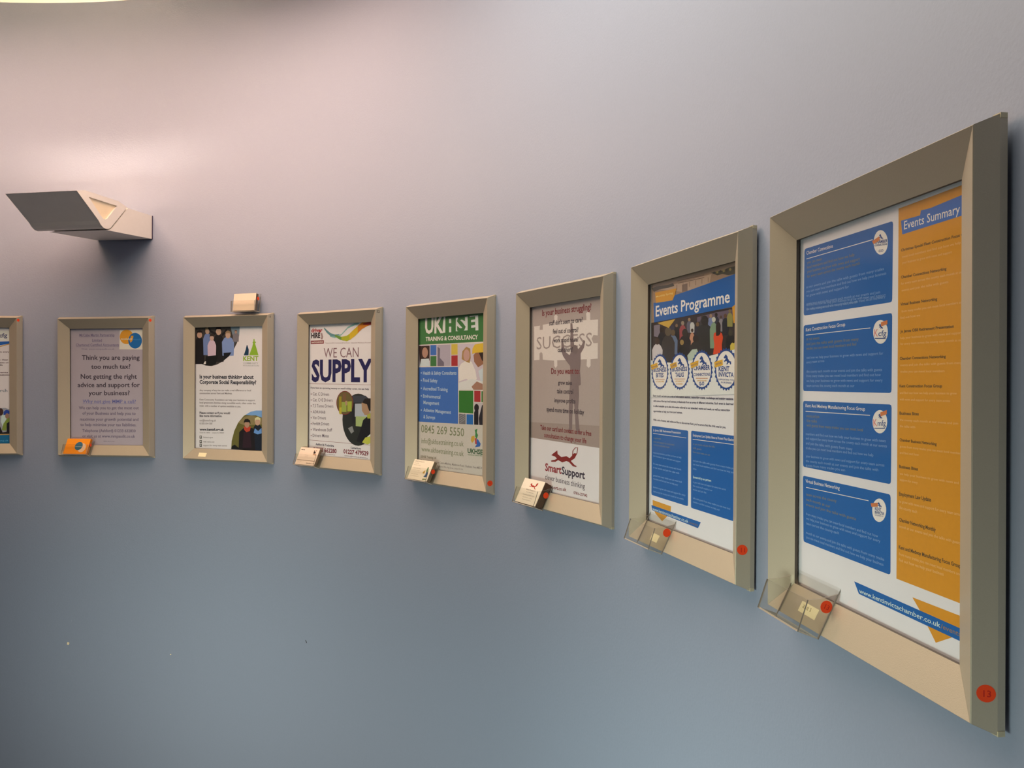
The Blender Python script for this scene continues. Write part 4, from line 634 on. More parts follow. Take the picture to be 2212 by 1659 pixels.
  ('P','group_photo',(202,175,156),((-78.1,184.5),(-79.3,179.9),(-82.4,176.6),(-86.6,175.4),(-90.9,176.7),(-94.1,180.2),(-95.2,184.8),(-94.1,189.5),(-91,192.8),(-86.7,194),(-82.4,192.6),(-79.3,189.2))),
  ('P','group_photo',(130,116,87),((-95.7,184.8),(-95.3,194.1),(-86.7,198.1),(-78.2,193.8),(-77.7,184.5),(-80.7,190.4),(-92.7,190.6))),
  ('P','group_photo',(39,40,44),((-61.5,85.1),(-63.8,151.1),(-55.8,168.3),(-46.5,176.2),(-36.9,176),(-27.6,167.8),(-19.6,150.5),(-21.3,84.9))),
  ('P','group_photo',(208,181,163),((-30.9,183),(-32.3,177.1),(-36.3,172.8),(-41.7,171.3),(-47.1,173),(-51.1,177.4),(-52.6,183.4),(-51.2,189.3),(-47.2,193.6),(-41.8,195.1),(-36.4,193.4),(-32.4,189))),
  ('P','group_photo',(33,32,36),((-53.2,183.4),(-52.7,195.2),(-41.8,200.3),(-30.9,194.8),(-30.4,183),(-34.2,190.5),(-49.4,190.8))),
  ('P','group_photo',(39,40,44),((-57.4,172),(-77.6,183.3),(-84.5,196.1),(-79.1,197.1),(-70.9,186.8),(-48.4,177.3))),
  ('P','group_photo',(39,40,44),((-30.6,175.2),(-19.5,182.2),(-12.8,190),(-7.5,189.2),(-12.8,178.5),(-26.1,167.9))),
  ('P','group_photo',(222,203,226),((-84,88.8),(-85.8,138.5),(-79.5,151.4),(-72.3,157.4),(-64.7,157.3),(-57.5,151.1),(-51.2,138.1),(-52.5,88.7))),
  ('P','group_photo',(209,182,170),((-60.1,162.6),(-61.2,157.9),(-64.3,154.6),(-68.5,153.4),(-72.8,154.7),(-75.9,158.2),(-77.1,162.8),(-75.9,167.4),(-72.8,170.8),(-68.6,171.9),(-64.3,170.6),(-61.2,167.2))),
  ('P','group_photo',(56,49,47),((-77.5,162.8),(-77.1,172),(-68.6,175.9),(-60.1,171.7),(-59.6,162.5),(-62.6,168.3),(-74.5,168.5))),
  ('P','group_photo',(137,166,225),((-25.8,104.8),(-28.2,149.4),(-19.4,160.9),(-9.2,166.2),(1.4,166),(11.6,160.4),(20.4,148.7),(18.4,104.4))),
  ('P','group_photo',(208,181,163),((6.1,170.7),(4.8,165.2),(1.2,161.2),(-3.9,159.8),(-8.9,161.4),(-12.6,165.5),(-14,171.1),(-12.7,176.6),(-9,180.6),(-4,182),(1.1,180.4),(4.8,176.3))),
  ('P','group_photo',(163,142,114),((-14.5,171.1),(-14.1,181.3),(-4,186.1),(6.1,181),(6.7,170.7),(3.1,176.9),(-11,177.2))),
  ('P','group_photo',(134,133,144),((16,149.3),(14.8,170.3),(19.2,175.7),(24.2,178.2),(29.5,178.1),(34.5,175.4),(38.9,169.9),(37.9,149))),
  ('P','group_photo',(186,156,142),((31.6,180.3),(31,177.7),(29.2,175.9),(26.9,175.2),(24.5,175.9),(22.8,177.9),(22.1,180.5),(22.7,183.1),(24.5,185),(26.8,185.6),(29.2,184.9),(30.9,183))),
  ('P','group_photo',(120,92,87),((21.9,180.5),(22.1,185.3),(26.8,187.6),(31.6,185.2),(31.8,180.3),(30.2,183.3),(23.5,183.4))),
  ('P','group_photo',(29,32,40),((-21.4,113.8),(9.6,115.3),(0.8,103.5),(-19.1,90.3))),
  ('P','group_photo',(32,35,38),((-93.1,103.5),(-43.7,106.7),(-52.5,77.8),(-74.9,72.5),(-95.3,74.3))),
  ('P','group_photo',(247,247,247),((-97.6,86),(-92.2,87.1),(-92.1,78),(-102.1,78))),
  ('P','kent_logo',(36,72,104),((57.7,105.2),(65.5,123.7),(69.3,137.9),(71.5,137.9),(77.2,123.6),(76.4,105.1))),
  ('P','kent_logo',(151,201,66),((78.5,105),(90.1,130.5),(94.3,144.7),(95.6,157.1),(99,157),(100.8,144.6),(108.6,123.2),(114.7,104.8))),
  ('P','kent_logo',(151,201,66),((92.2,147.5),(105,148.1),(105.1,145.2),(92.2,144))),
  ('T','kent_logo',(161,201,78),'KENT',55.6,87.4,114.7,87.8,14.9,0.034),
  ('T','kent_logo',(167,178,185),'COMMUNITY',56.1,78.1,113.9,77.2,5,0.006),
  ('T','kent_logo',(167,178,185),'FOUNDATION',56.1,70.3,116.5,69.4,5,0.006),
  ('T','headline#26',(47,56,75),'Is your business thinking about',-117.8,31.3,96.1,30.4,11.9,0.034),
  ('T','headline#27',(47,56,75),'Corporate Social Responsibility?',-117.8,13.8,106.9,13.4,11.9,0.034),
  ('T','body_text',(106,104,118),'Any company of any size can make a real difference to local',-117.7,-10.4,86.3,-9.4,5.6,0.013),
  ('T','body_text',(106,104,118),'communities across Kent and Medway.',-117.6,-19.9,13.2,-19.4,5.6,0.013),
  ('T','body_text',(106,104,118),'Kent Community Foundation can help your business to support',-117.5,-40.7,101.5,-40.5,5.5,0.013),
  ('T','body_text',(106,104,118),'local grassroots charities doing incredible work, often under the',-117.5,-50.6,104.6,-50.4,5.6,0.013),
  ('T','body_text',(106,104,118),'radar, with a number of options available to you.',-117.5,-60.8,47.5,-61.2,5.6,0.013),
  ('T','body_text',(69,70,87),'Please contact us if you would',-117.4,-84.5,4.6,-83.4,6.8,0.034),
  ('T','body_text',(69,70,87),'like more information.',-117.3,-94.4,-26.3,-93.4,6.8,0.034),
  ('T','body_text',(106,104,118),'csr@kentcf.org.uk',-117.3,-109.4,-51.3,-108.3,6.5,0.006),
  ('T','body_text',(106,104,118),'01303 814 500',-117.2,-119.3,-66,-118.5,5.9,0.006),
  ('T','headline#28',(47,56,75),'www.kentcf.org.uk',-117.1,-139.4,-19,-137.9,7.9,0.041),
  ('T','body_text',(106,104,118),'Charity No. 1084361    Company No. 4088589',-117.1,-147.8,-19,-146.2,3.6,0.006),
  ('P','body_text',(80,82,82),((-117.1,-156.2),(-108,-155.9),(-107.9,-165.4),(-117,-165.7))),
  ('P','body_text',(224,230,235),((-114.8,-158.3),(-110.2,-157.4),(-109.8,-161.8),(-114.8,-163.4))),
  ('T','body_text',(106,104,118),lines(12,3),-102,-163.1,-62.7,-163,5.2,0.006),
  ('P','body_text',(80,82,82),((-117,-170.8),(-107.9,-170.5),(-107.9,-180),(-117,-180.3))),
  ('P','body_text',(224,230,235),((-114.7,-172.9),(-110.2,-172.1),(-109.7,-176.4),(-114.7,-178))),
  ('T','body_text',(106,104,118),lines(15,3),-102,-177.6,-58.2,-177.4,5.2,0.006),
  ('P','body_text',(80,82,82),((-117,-182.9),(-107.9,-182.6),(-107.8,-192.1),(-116.9,-192.4))),
  ('P','body_text',(224,230,235),((-114.7,-185),(-110.1,-184.1),(-109.6,-188.5),(-114.7,-190.1))),
  ('T','body_text',(106,104,118),lines(18,5),-101.9,-189.7,-6.9,-187.7,5.2,0.006),
  ('P','couple_photo',(113,113,63),((10,-196.1),(11.6,-170.2),(21.6,-137.6),(36.8,-110.4),(58.5,-88.5),(84.5,-74.9),(106,-70.2),(140.1,-69.7),(140.7,-199.8))),
  ('P','couple_photo',(133,185,247),((65,-85.2),(84.5,-74.9),(106,-70.2),(140.1,-69.7),(140.2,-95.8),(106,-85.8),(88.8,-86.1))),
  ('P','couple_photo',(151,141,101),((36.8,-110.4),(62.9,-90.2),(88.8,-86.1),(140.2,-95.8),(140.3,-113.4),(63,-118.7))),
  ('P','couple_photo',(34,44,61),((93.6,-199.7),(91.4,-137.4),(99.1,-120.9),(107.9,-113.1),(117.2,-112.9),(126.1,-120.3),(133.8,-136.3),(132.1,-198.4))),
  ('P','couple_photo',(207,175,155),((122.9,-106.1),(121.6,-111.9),(117.8,-116.2),(112.6,-117.9),(107.4,-116.5),(103.5,-112.3),(102.1,-106.5),(103.5,-100.7),(107.3,-96.3),(112.5,-94.7),(117.7,-96.1),(121.5,-100.3))),
  ('P','couple_photo',(230,232,184),((101.6,-106.5),(102.1,-95),(112.5,-89.6),(122.9,-94.6),(123.4,-106),(119.8,-99),(105.2,-99.3))),
  ('P','couple_photo',(112,166,237),((101.9,-126.7),(114.8,-135.2),(127.6,-125),(128.5,-141.9),(112.7,-145.9),(97.7,-141))),
  ('P','couple_photo',(37,35,41),((39.4,-196.2),(41.3,-140.7),(58.7,-126.7),(93.3,-125.8),(99.8,-146.3),(104.4,-199.3))),
  ('P','couple_photo',(55,39,51),((58.7,-140.2),(84.7,-139.6),(89.3,-189.2),(54.6,-190.3))),
  ('P','couple_photo',(202,81,64),((58.7,-122.4),(86.8,-121.7),(82.6,-136.1),(69.6,-140),(60.9,-133))),
  ('P','couple_photo',(190,155,135),((81.2,-114.7),(80.7,-118.1),(79.4,-121.1),(77.3,-123.5),(74.6,-125.1),(71.7,-125.6),(68.8,-125.2),(66.1,-123.7),(64,-121.4),(62.6,-118.5),(62.1,-115.2),(62.6,-111.9),(63.9,-108.9),(66,-106.4),(68.7,-104.9),(71.6,-104.3),(74.6,-104.7),(77.2,-106.2),(79.3,-108.5),(80.7,-111.5))),
  ('P','couple_photo',(40,38,41),((58.6,-109.9),(62.9,-99.1),(73.8,-97.1),(83.7,-102.2),(85.5,-114.6),(80.3,-107.7),(65.1,-108))),
  ('P','couple_photo',(29,32,35),((10,-196.1),(13,-186.3),(24,-181.3),(39.3,-190.8),(41.6,-196.1))),
 ],
 'tax': [
  ('T','poster_text',(137,131,171),'McCabe Martin Partnership',-101.4,171.5,27.6,170.9,9,0.02),
  ('P','poster_text',(137,131,171),((-101.4,169.4),(27.6,168.8),(27.6,169.6),(-101.4,170.2))),
  ('T','poster_text',(137,131,171),'Limited',-54.5,154,-18.4,153.7,9,0.02),
  ('P','poster_text',(137,131,171),((-54.5,151.9),(-18.4,151.6),(-18.4,152.4),(-54.5,152.7))),
  ('T','poster_text',(137,131,171),'Chartered Certified Accountants',-114.6,138.5,43.9,137.2,9,0.02),
  ('P','poster_text',(137,131,171),((-114.6,136.3),(43.9,135.1),(43.9,135.9),(-114.6,137.1))),
  ('T','poster_text',(137,131,171),'Web: www.mmpaudit.co.uk',-94.2,126.3,27.4,125.4,5.2,0.006),
  ('P','logo',(247,247,239),((46.7,191.4),(137,192.1),(136.7,125.3),(45,126.6))),
  ('P','logo',(246,179,68),((96.2,168.2),(95.6,162.8),(93.7,157.7),(90.7,153.1),(86.8,149.3),(82.1,146.4),(76.8,144.6),(71.3,144.1),(65.8,144.7),(60.6,146.6),(55.9,149.5),(52,153.4),(49,158.1),(47.2,163.3),(46.6,168.7),(47.2,174.1),(49.1,179.3),(52.1,183.9),(56,187.7),(60.7,190.6),(66,192.3),(71.5,192.9),(77,192.2),(82.3,190.3),(87,187.4),(90.9,183.5),(93.8,178.8),(95.6,173.6))),
  ('P','logo',(45,126,206),((127,155.1),(126.4,149.2),(124.5,143.7),(121.6,138.7),(117.7,134.6),(113,131.4),(107.7,129.5),(102.2,128.9),(96.7,129.6),(91.5,131.6),(86.8,134.8),(82.9,139),(80,144),(78.2,149.6),(77.6,155.5),(78.2,161.4),(80.1,167),(83,171.9),(87,176.1),(91.7,179.2),(96.9,181.1),(102.4,181.7),(107.9,181),(113.1,179),(117.8,175.8),(121.7,171.6),(124.6,166.5),(126.4,161))),
  ('P','logo',(246,179,68),((95.9,172.3),(96.2,168.2),(92.5,155.4),(85.9,148),(82.3,157.2),(87.8,172.4))),
  ('T','logo',(247,247,219),'mccabeford',51.3,158.5,91.4,158.1,6.7,0.02),
  ('T','logo',(82,166,232),'mmpaudit',95.1,157.1,122.3,156.8,6.1,0.006),
  ('T','headline#29',(67,60,78),'Think you are paying',-92.5,92.2,118.4,90.9,15.7,0.013),
  ('T','headline#30',(67,60,78),'too much tax?',-58.2,61.3,84.9,61.3,15.7,0.013),
  ('T','headline#31',(67,60,78),'Not getting the right',-97.2,28,108,27.4,15.7,0.013),
  ('T','headline#32',(67,60,78),'advice and support for',-108.8,-0.7,118.8,-1,15.7,0.013),
  ('T','headline#33',(67,60,78),'your business?',-68.2,-28.1,81.6,-28.1,15.7,0.013),
  ('T','poster_text',(118,127,200),'Why not give MMP a call?',-90.5,-54.7,104,-55.2,12,0.006),
  ('P','poster_text',(118,127,200),((-90.5,-57.9),(104,-57.6),(104,-56.8),(-90.5,-57.1))),
  ('T','poster_text',(123,118,149),'We can help you to get the most out',-104.3,-75.9,114.9,-75.5,9.7,0.02),
  ('T','poster_text',(123,118,149),'of your Business and help you to',-91.4,-94,103.2,-94.4,9.7,0.02),
  ('T','poster_text',(123,118,149),'maximise your growth potential and',-100.8,-114.6,113.3,-114.7,9.7,0.02),
  ('T','poster_text',(123,118,149),'to help minimise your tax liabilities.',-99,-132.7,105.9,-133,9.7,0.02),
  ('T','poster_text',(123,118,149),'Telephone (Ashford) 01233 632830',-91.7,-153.1,102.9,-153.3,9.7,0.02),
  ('T','poster_text',(123,118,149),'or visit us at www.mmpaudit.co.uk',-91.8,-171.6,101,-171.6,9.7,0.02),
  ('T','poster_text',(123,118,149),'Offices also in Kent',-14.3,-186,26.1,-186.1,3.7,0.006),
 ],
 'partial': [
  ('P','header_panel',(235,247,247),((42.4,183.6),(140.4,187.9),(140.4,153.8),(42.4,150.2))),
  ('T','header_panel',(237,152,137),'K',82.7,164.1,95.6,164.2,15.2,0.006),
  ('T','header_panel',(70,88,137),'cfg',97.1,164.2,123.6,165.2,13.4,0.02),
  ('P','header_panel',(49,112,204),((-72,182.8),(76.9,186.2),(76.9,153.4),(99.9,149.9),(131.7,151.3),(131.7,143.1),(99.9,137.7),(-72.1,137.5))),
  ('P','header_panel',(210,177,110),((-72.1,134.4),(99.9,134.7),(131.7,144),(131.7,140.9),(99.9,131.6),(-72.1,130.8))),
  ('T','poster_text',(109,98,117),'Kent Construction Focus Group meets every',-43.7,112.2,129.9,112.9,4.4,0.027),
  ('T','poster_text',(109,98,117),'quarter at venues across the county. Hear',-43.7,84.6,126.3,85.8,4.7,0.027),
  ('T','poster_text',(109,98,117),'from guest speakers, site news, updates on',-43.7,75.5,127.5,76.3,4.7,0.027),
  ('T','poster_text',(109,98,117),'materials and skills',42.2,67.6,108.4,67.8,4.6,0.027),
  ('T','poster_text',(109,98,117),'Contact our events',13.4,42.3,125.7,42.8,4.3,0.027),
  ('T','poster_text',(109,98,117),'team for details on ALL MEMBERS',-15.3,33.2,130.8,33.7,4.3,0.027),
  ('T','poster_text',(108,132,157),'Thursday 14 March',-21.1,-20.5,123.2,-21.4,10,0.013),
  ('P','site_photo',(172,182,198),((-72.7,-80.4),(116.7,-76.2),(131.2,-80.9),(131,-169.2),(-72.9,-168.1))),
  ('P','site_photo',(217,247,247),((105.2,-89.9),(116.7,-83.9),(122.4,-108.3),(113.7,-126.5),(107.9,-138.7),(102.2,-123.4))),
  ('P','site_photo',(42,43,51),((41.7,-144.4),(99.3,-138.6),(107.9,-160),(133.9,-154),(133.9,-169.9),(-72.9,-168.7))),
  ('P','site_photo',(80,59,57),((110.4,-89.9),(109.9,-93.9),(108.7,-97.5),(106.8,-100.3),(104.3,-102.1),(101.7,-102.7),(99,-102.1),(96.6,-100.2),(94.7,-97.4),(93.5,-93.8),(93,-89.9),(93.5,-85.9),(94.7,-82.4),(96.6,-79.6),(99.1,-77.7),(101.7,-77.1),(104.4,-77.8),(106.8,-79.6),(108.7,-82.4),(109.9,-86))),
  ('P','site_photo',(139,169,81),((105,-152.4),(110.8,-129.5),(122.4,-112.8),(134,-105.2),(134,-120.5),(122.4,-129.6),(119.5,-153.9))),
  ('P','site_photo',(42,43,51),((120.9,-160),(121,-129.6),(134,-119),(133.9,-163.2))),
  ('P','site_photo',(52,86,190),((110.3,-100.6),(110.9,-88.4),(119.6,-82.3),(129.7,-85.4),(131.1,-96.1),(121,-99.1))),
  ('P','site_photo',(169,139,123),((128.8,-103.7),(128.5,-106.5),(127.6,-109.1),(126.2,-111.1),(124.4,-112.4),(122.4,-112.8),(120.5,-112.4),(118.7,-111.1),(117.3,-109),(116.4,-106.5),(116.1,-103.7),(116.4,-100.8),(117.3,-98.3),(118.7,-96.3),(120.5,-95),(122.5,-94.5),(124.4,-95),(126.2,-96.3),(127.6,-98.3),(128.5,-100.9))),
  ('P','footer_panel',(210,177,110),((-72.9,-168.1),(133.9,-164.4),(133.9,-169.3),(-72.9,-171.8))),
  ('P','footer_panel',(35,122,176),((-73,-209.7),(-72.9,-171.2),(133.9,-168),(133.8,-209.7))),
  ('T','footer_panel',(96,190,240),'www.kcfg.org.uk',47.3,-190.7,126.6,-190,6.1,0.006),
 ],
}
LAMP_W = 7.5
# ------------------------------------------------------------------ frame placement on the curved wall
# x, y of the frame's middle, turn about the vertical, height relative to the eye, small tilt
POSE = [(-1.842, 2.620, 0.09, -0.0331, 0.008), (-1.37316, 2.61147, -0.12724, -0.03312, 0.01132), (-0.91919, 2.4845, -0.35054, -0.03223, 0.00491),
        (-0.52104, 2.27944, -0.60803, -0.03328, 0.00064), (-0.17264, 1.96328, -0.82065, -0.03474, 0.0035), (0.08761, 1.58025, -1.06705, -0.03598, 0.00433),
        (0.24755, 1.17217, -1.29273, -0.03386, 0.00411), (0.32964, 0.76124, -1.42629, -0.03131, 0.00943)]
def frame_matrix(x, y, a, z, t):
    r = Vector((math.cos(a), math.sin(a), 0)); n = Vector((math.sin(a), -math.cos(a), 0)); u = Vector((0, 0, 1))
    r2 = r*math.cos(t)+u*math.sin(t); u2 = u*math.cos(t)-r*math.sin(t)
    return Matrix(((r2.x, u2.x, n.x, x), (r2.y, u2.y, n.y, y), (r2.z, u2.z, n.z, z+EYE), (0, 0, 0, 1)))
FM = [frame_matrix(*q) for q in POSE]

# ------------------------------------------------------------------ wall, floor, ceiling
BACKD = 0.029
ctrl = []
for (x, y, a, z, t) in POSE:
    n = Vector((math.sin(a), -math.cos(a))); d = BACKD + 0.0045
    ctrl.append((Vector((x, y))-n*d, a))
def hermite(p0, a0, p1, a1, t):
    L_ = (p1-p0).length; m0 = Vector((math.cos(a0), math.sin(a0)))*L_; m1 = Vector((math.cos(a1), math.sin(a1)))*L_
    return p0*(2*t**3-3*t*t+1)+m0*(t**3-2*t*t+t)+p1*(-2*t**3+3*t*t)+m1*(t**3-t*t)
path = []
# the curve goes on to the left ...
p0, a0 = ctrl[0]; q = p0.copy(); a = a0; left = []
for k in range(40):
    a += 0.05/2.0; q = q - Vector((math.cos(a), math.sin(a)))*0.05; left.append(q.copy())
path += left[::-1]
for k in range(len(ctrl)-1):
    for j in range(16): path.append(hermite(*ctrl[k], *ctrl[k+1], j/16))
path.append(ctrl[-1][0])
p1, a1 = ctrl[-1]; q = p1.copy(); a = a1
for k in range(50):
    a -= 0.05/4.0 if k < 10 else 0.05/2.4; q = q + Vector((math.cos(a), math.sin(a)))*0.05; path.append(q.copy())
def wall_mesh(name, pts, th=0.10):
    n = len(pts); v = []; f = []
    nr = []
    for k in range(n):
        d = pts[min(k+1, n-1)]-pts[max(k-1, 0)]; d.normalize(); nr.append(Vector((-d.y, d.x)))
    for k in range(n):
        b = pts[k]+nr[k]*th
        v += [(pts[k].x, pts[k].y, 0), (pts[k].x, pts[k].y, CEIL), (b.x, b.y, 0), (b.x, b.y, CEIL)]
    for k in range(n-1):
        i, j = 4*k, 4*k+4
        f += [(i, j, j+1, i+1), (i+2, i+3, j+3, j+2), (i+1, j+1, j+3, i+3), (i, i+2, j+2, j)]
    f += [(0, 1, 3, 2), (4*n-4, 4*n-2, 4*n-1, 4*n-3)]
    o = link(name, v, f, M_WALL)
    for p_ in o.data.polygons:
        p_.use_smooth = abs(p_.normal.z) < .5
    return o
wall = wall_mesh('wall_back', path); wall['kind'] = 'structure'
def slab(name, z0, z1, m):
    v, f = box_vf(-4.2, 1.9, -3.4, 3.4, z0, z1); o = link(name, v, f, m); o['kind'] = 'structure'; return o
slab('floor', -0.05, 0, M_FLOOR); slab('ceiling', CEIL, CEIL+0.05, M_CEIL)
def wall_point(px, py):
    """nearest wall point and normal frame for a position along the path"""
    best = min(range(1, len(path)-1), key=lambda k: (path[k]-Vector((px, py))).length)
    d = (path[best+1]-path[best-1]).normalized(); return path[best], math.atan2(d.y, d.x)
# small chips and a scratch in the paint
def chip(name, x, y, z, pts, m):
    p_, a = wall_point(x, y); n = Vector((math.sin(a), -math.cos(a), 0)); r = Vector((math.cos(a), math.sin(a), 0))
    base = Vector((p_.x, p_.y, EYE+z))+n*0.0011
    # slide along the wall to the wanted spot
    base += r*((Vector((x, y, 0))-Vector((p_.x, p_.y, 0))).dot(r))
    v = [base+r*(a_*MM)+Vector((0, 0, 1))*(b_*MM) for a_, b_ in pts]; k = len(v)
    v += [q_-n*0.0008 for q_ in v]
    f = [tuple(range(k))]+[(j, k+j, k+(j+1) % k, (j+1) % k) for j in range(k)]
    o = link(name, v, f, m, None, wall); fix_normals(o)
CHIP = mat('bare_plaster', (216, 205, 176), 0.9, noise=0.1, scale=200)
chip('paint_chip', -1.508, 2.70, -0.913, [(-4, -3), (2, -5), (4, 0), (3, 4), (-3, 5)], CHIP)
chip('paint_chip', -1.123, 2.62, -0.924, [(-2, -1), (3, -1), (3, 1), (-1, 2)], CHIP)
chip('scuff_mark', -0.61, 2.41, -0.808, [(-3, 5), (-2, 6), (3, -2), (2, -3)], M_PEN)

# ------------------------------------------------------------------ poster frames
W2, H2, WI, DI, WO, DO = 165.57, 230.0, 32.64, 16.3, 7.16, 17.06
PROF = [(-WI, -DI), (-0.9, -0.15), (-0.3, 0.15), (0.35, -0.6), (WO, -DO), (WO+0.3, -DO-6.2), (WO-3.4, -DO-6.2), (WO-4.2, -DO-1), (-1.5, -4.2), (-WI+2.2, -DI-1.4), (-WI+1.9, -DI-3.6), (-WI, -DI-3.6)]
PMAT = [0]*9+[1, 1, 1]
def corner(k, o, d):
    sx = (-1, 1, 1, -1)[k]; sy = (1, 1, -1, -1)[k]
    return Vector((sx*(W2+o)*MM, sy*(H2+o)*MM, d*MM))
RAILMESH = []
for k in range(4):
    k2 = (k+1) % 4; n = len(PROF)
    v = [corner(k, o, d) for o, d in PROF]+[corner(k2, o, d) for o, d in PROF]
    # a hairline mitre joint
    ax = (v[n]-v[0]).normalized()
    v = [q+ax*0.0001 for q in v[:n]]+[q-ax*0.0001 for q in v[n:]]
    f = [(j, (j+1) % n, n+(j+1) % n, n+j) for j in range(n)]+[tuple(range(n))[::-1], tuple(range(n, 2*n))]
    me = bpy.data.meshes.new('frame_rail'); me.from_pydata([tuple(q) for q in v], [], f); me.materials.append(M_RAIL); me.materials.append(M_RAILIN)
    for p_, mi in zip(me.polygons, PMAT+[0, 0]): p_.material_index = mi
    bm = bmesh.new(); bm.from_mesh(me); bmesh.ops.recalc_face_normals(bm, faces=bm.faces); bm.to_mesh(me); bm.free()
    RAILMESH.append(me)
SL = Vector((0, WI, -DI)).normalized(); NN = Vector((0, DI, WI)).normalized()       # along / out of the bottom rail's bevel
OS = Vector((WO, 0, -DO)).normalized(); ON = Vector((DO, 0, WO)).normalized()       # right rail's outer slope
def disc(name, parent, c, ax, ay, r, h, m, text=None, tm=None, label=None, n=28):
    nz = ax.cross(ay); v = []
    for j in range(2):
        for k in range(n):
            a = 2*math.pi*k/n; v.append((c+(ax*math.cos(a)+ay*math.sin(a))*r+nz*(h*j))*MM)
    f = [tuple(range(n))[::-1], tuple(range(n, 2*n))]+[(k, (k+1) % n, n+(k+1) % n, n+k) for k in range(n)]
    o = link(name, v, f, m, None, parent)
    if label: o['label'] = label
    if text:
        tv, tf = text_mesh(text, 0.01); mx = max(q[0] for q in tv); s = r*1.0/mx if len(text) > 1 else r*.8
        pts = [(c+ax*((q[0]-mx/2)*s)+ay*((q[1]-.35)*s)+nz*(h+.08))*MM for q in tv]
        link('pen_number', pts, tf, tm or M_REDINK, None, o)
    return o
def pen(parent, text, c, ax, ay, size, m=M_PEN):
    tv, tf = text_mesh(text, 0.005); nz = ax.cross(ay)
    pts = [(c+ax*(q[0]*size)+ay*(q[1]*size)+nz*.1)*MM for q in tv]
    link('pen_number', pts, tf, m, None, parent)
UP = Vector((0, 1, 0)); RT = Vector((1, 0, 0))
def poster_frame(i, key, label, plabel, tint=None):
    t = thing('poster_frame', label, 'poster frame', FM[i], 'silver poster frames in a row along the curved wall')
    for me in RAILMESH:
        o = bpy.data.objects.new('frame_rail', me); COL.objects.link(o); o.parent = t
    v, f = box_vf(-(W2-3)*MM, (W2-3)*MM, -(H2-3)*MM, (H2-3)*MM, -28.4*MM, -(DI+6.0)*MM); link('backing_board', v, f, M_BACK, None, t)
    pm = M_PAPER if not tint else mat('poster_paper_'+key, tint, 0.6, spec=0.3, noise=0.03, scale=30)
    v, f = box_vf(-148.5*MM, 148.5*MM, -210*MM, 210*MM, -(DI+5.9)*MM, -(DI+5.6)*MM); po = link('poster', v, f, pm, None, t); po['label'] = plabel
    if key in ART: print_on(ART[key], po, z0=-(DI+5.6))
    link('cover_sheet', [(-.150, -.212, -(DI+4.3)*MM), (.150, -.212, -(DI+4.3)*MM), (.150, .212, -(DI+4.3)*MM), (-.150, .212, -(DI+4.3)*MM)], [(0, 1, 2, 3)], M_SHEET, None, t)
    for sy in (1, -1):
        v, f = box_vf((W2+WO-7)*MM, (W2+WO+0.8)*MM, -2*MM, 2*MM, -(DO+5.8)*MM, -(DO-0.2)*MM)
        v = [(a, b+sy*(H2+WO-1.2)*MM, c) for a, b, c in v]; link('corner_joint', v, f, M_JOINT, None, t)
    return t
def right_dot(t, v, off, text, r=6.6, label=None):
    c = Vector((W2, v, 0))+OS*off+ON*0.05
    return disc('dot_sticker', t, c, OS, UP, r, 0.12, M_RED, text, None, label)
LBL = [
 (0, 'partial', 'poster frame cut off by the left edge, with blue logo lettering and workers in helmets', 'white poster with blue swoosh and site photo'),
 (1, 'tax', 'poster frame below the wall lamp, grey paper asking about paying too much tax', 'grey creased poster in plain black lettering'),
 (2, 'kent', 'poster frame with a round group photo and a green cone logo, card holder on top', 'white poster with two round photos'),
 (3, 'driver', 'poster frame reading WE CAN SUPPLY in large navy letters', 'white poster with rainbow ribbon and driver photo'),
 (4, 'safety', 'poster frame with green header, blue list panel and coloured squares', 'poster in green, blue and cream blocks'),
 (5, 'success', 'poster frame with mauve jigsaw success poster and running fox logo', 'mauve poster with shadow figure holding jigsaw pieces'),
 (6, 'programme', 'poster frame with blue Events Programme banner across a crowd photo', 'poster with crowd photo above blue panels'),
 (7, 'summary', 'nearest poster frame at right, blue panels beside an orange Events Summary column', 'poster with four blue panels and an orange column')]
FR = []
for (i, key, lab, pl) in LBL:
    FR.append(poster_frame(i, key, lab, pl, {'tax': (0.55, 0.52, 0.63), 'success': (0.86, 0.87, 0.94), 'safety': (0.84, 0.82, 0.80)}.get(key)))
right_dot(FR[7], -205.9, 10.6, '13', 6.7, 'red dot low on the right rail')
right_dot(FR[6], -184.4, 8.4, '11', 6.7, 'red dot low on the right rail')
right_dot(FR[4], -209.9, 9.6, '9', 6.7, 'red dot low on the right rail')
right_dot(FR[1], 222.0, 5.2, None, 5.2, 'orange red dot at the top right corner')
right_dot(FR[0], 222.0, 5.2, None, 5.2, 'orange red dot at the top right corner')
pen(FR[2], '13', Vector((W2, 222, 0))+OS*3+ON*.05, OS, UP, 9)
pen(FR[3], '52', Vector((W2, 221, 0))+OS*3+ON*.05, OS, UP, 10)
def rail_label(t, x0, x1, s0, s1, marks):
    base = Vector((0, -H2, 0))
    q = [base+RT*x+SL*s for x, s in ((x0, s0), (x1, s0-.5), (x1+.6, s1), (x0+.4, s1+.5))]
    v = [(p_+NN*.05)*MM for p_ in q]+[(p_+NN*.25)*MM for p_ in q]
    o = link('paper_label', v, [(3, 2, 1, 0), (4, 5, 6, 7), (0, 1, 5, 4), (1, 2, 6, 5), (2, 3, 7, 6), (3, 0, 4, 7)], M_LABEL, None, t)
    if marks:
        tv, tf = text_mesh(marks, 0)
        mx = max(a for a, b in tv); s = (x1-x0)*.5/mx
        link('pen_marks', [(base+RT*(x0+(x1-x0)*.15+a*s)+SL*(s0+(s1-s0)*.45+b*s)+NN*.35)*MM for a, b in tv], tf, mat('faded_pen', (140, 130, 88), .8, noise=.1), None, o)
rail_label(FR[2], -107.5, -77, 8.5, 21.5, None)
rail_label(FR[7], -104, -69, 11, 22.5, 'a. e s')
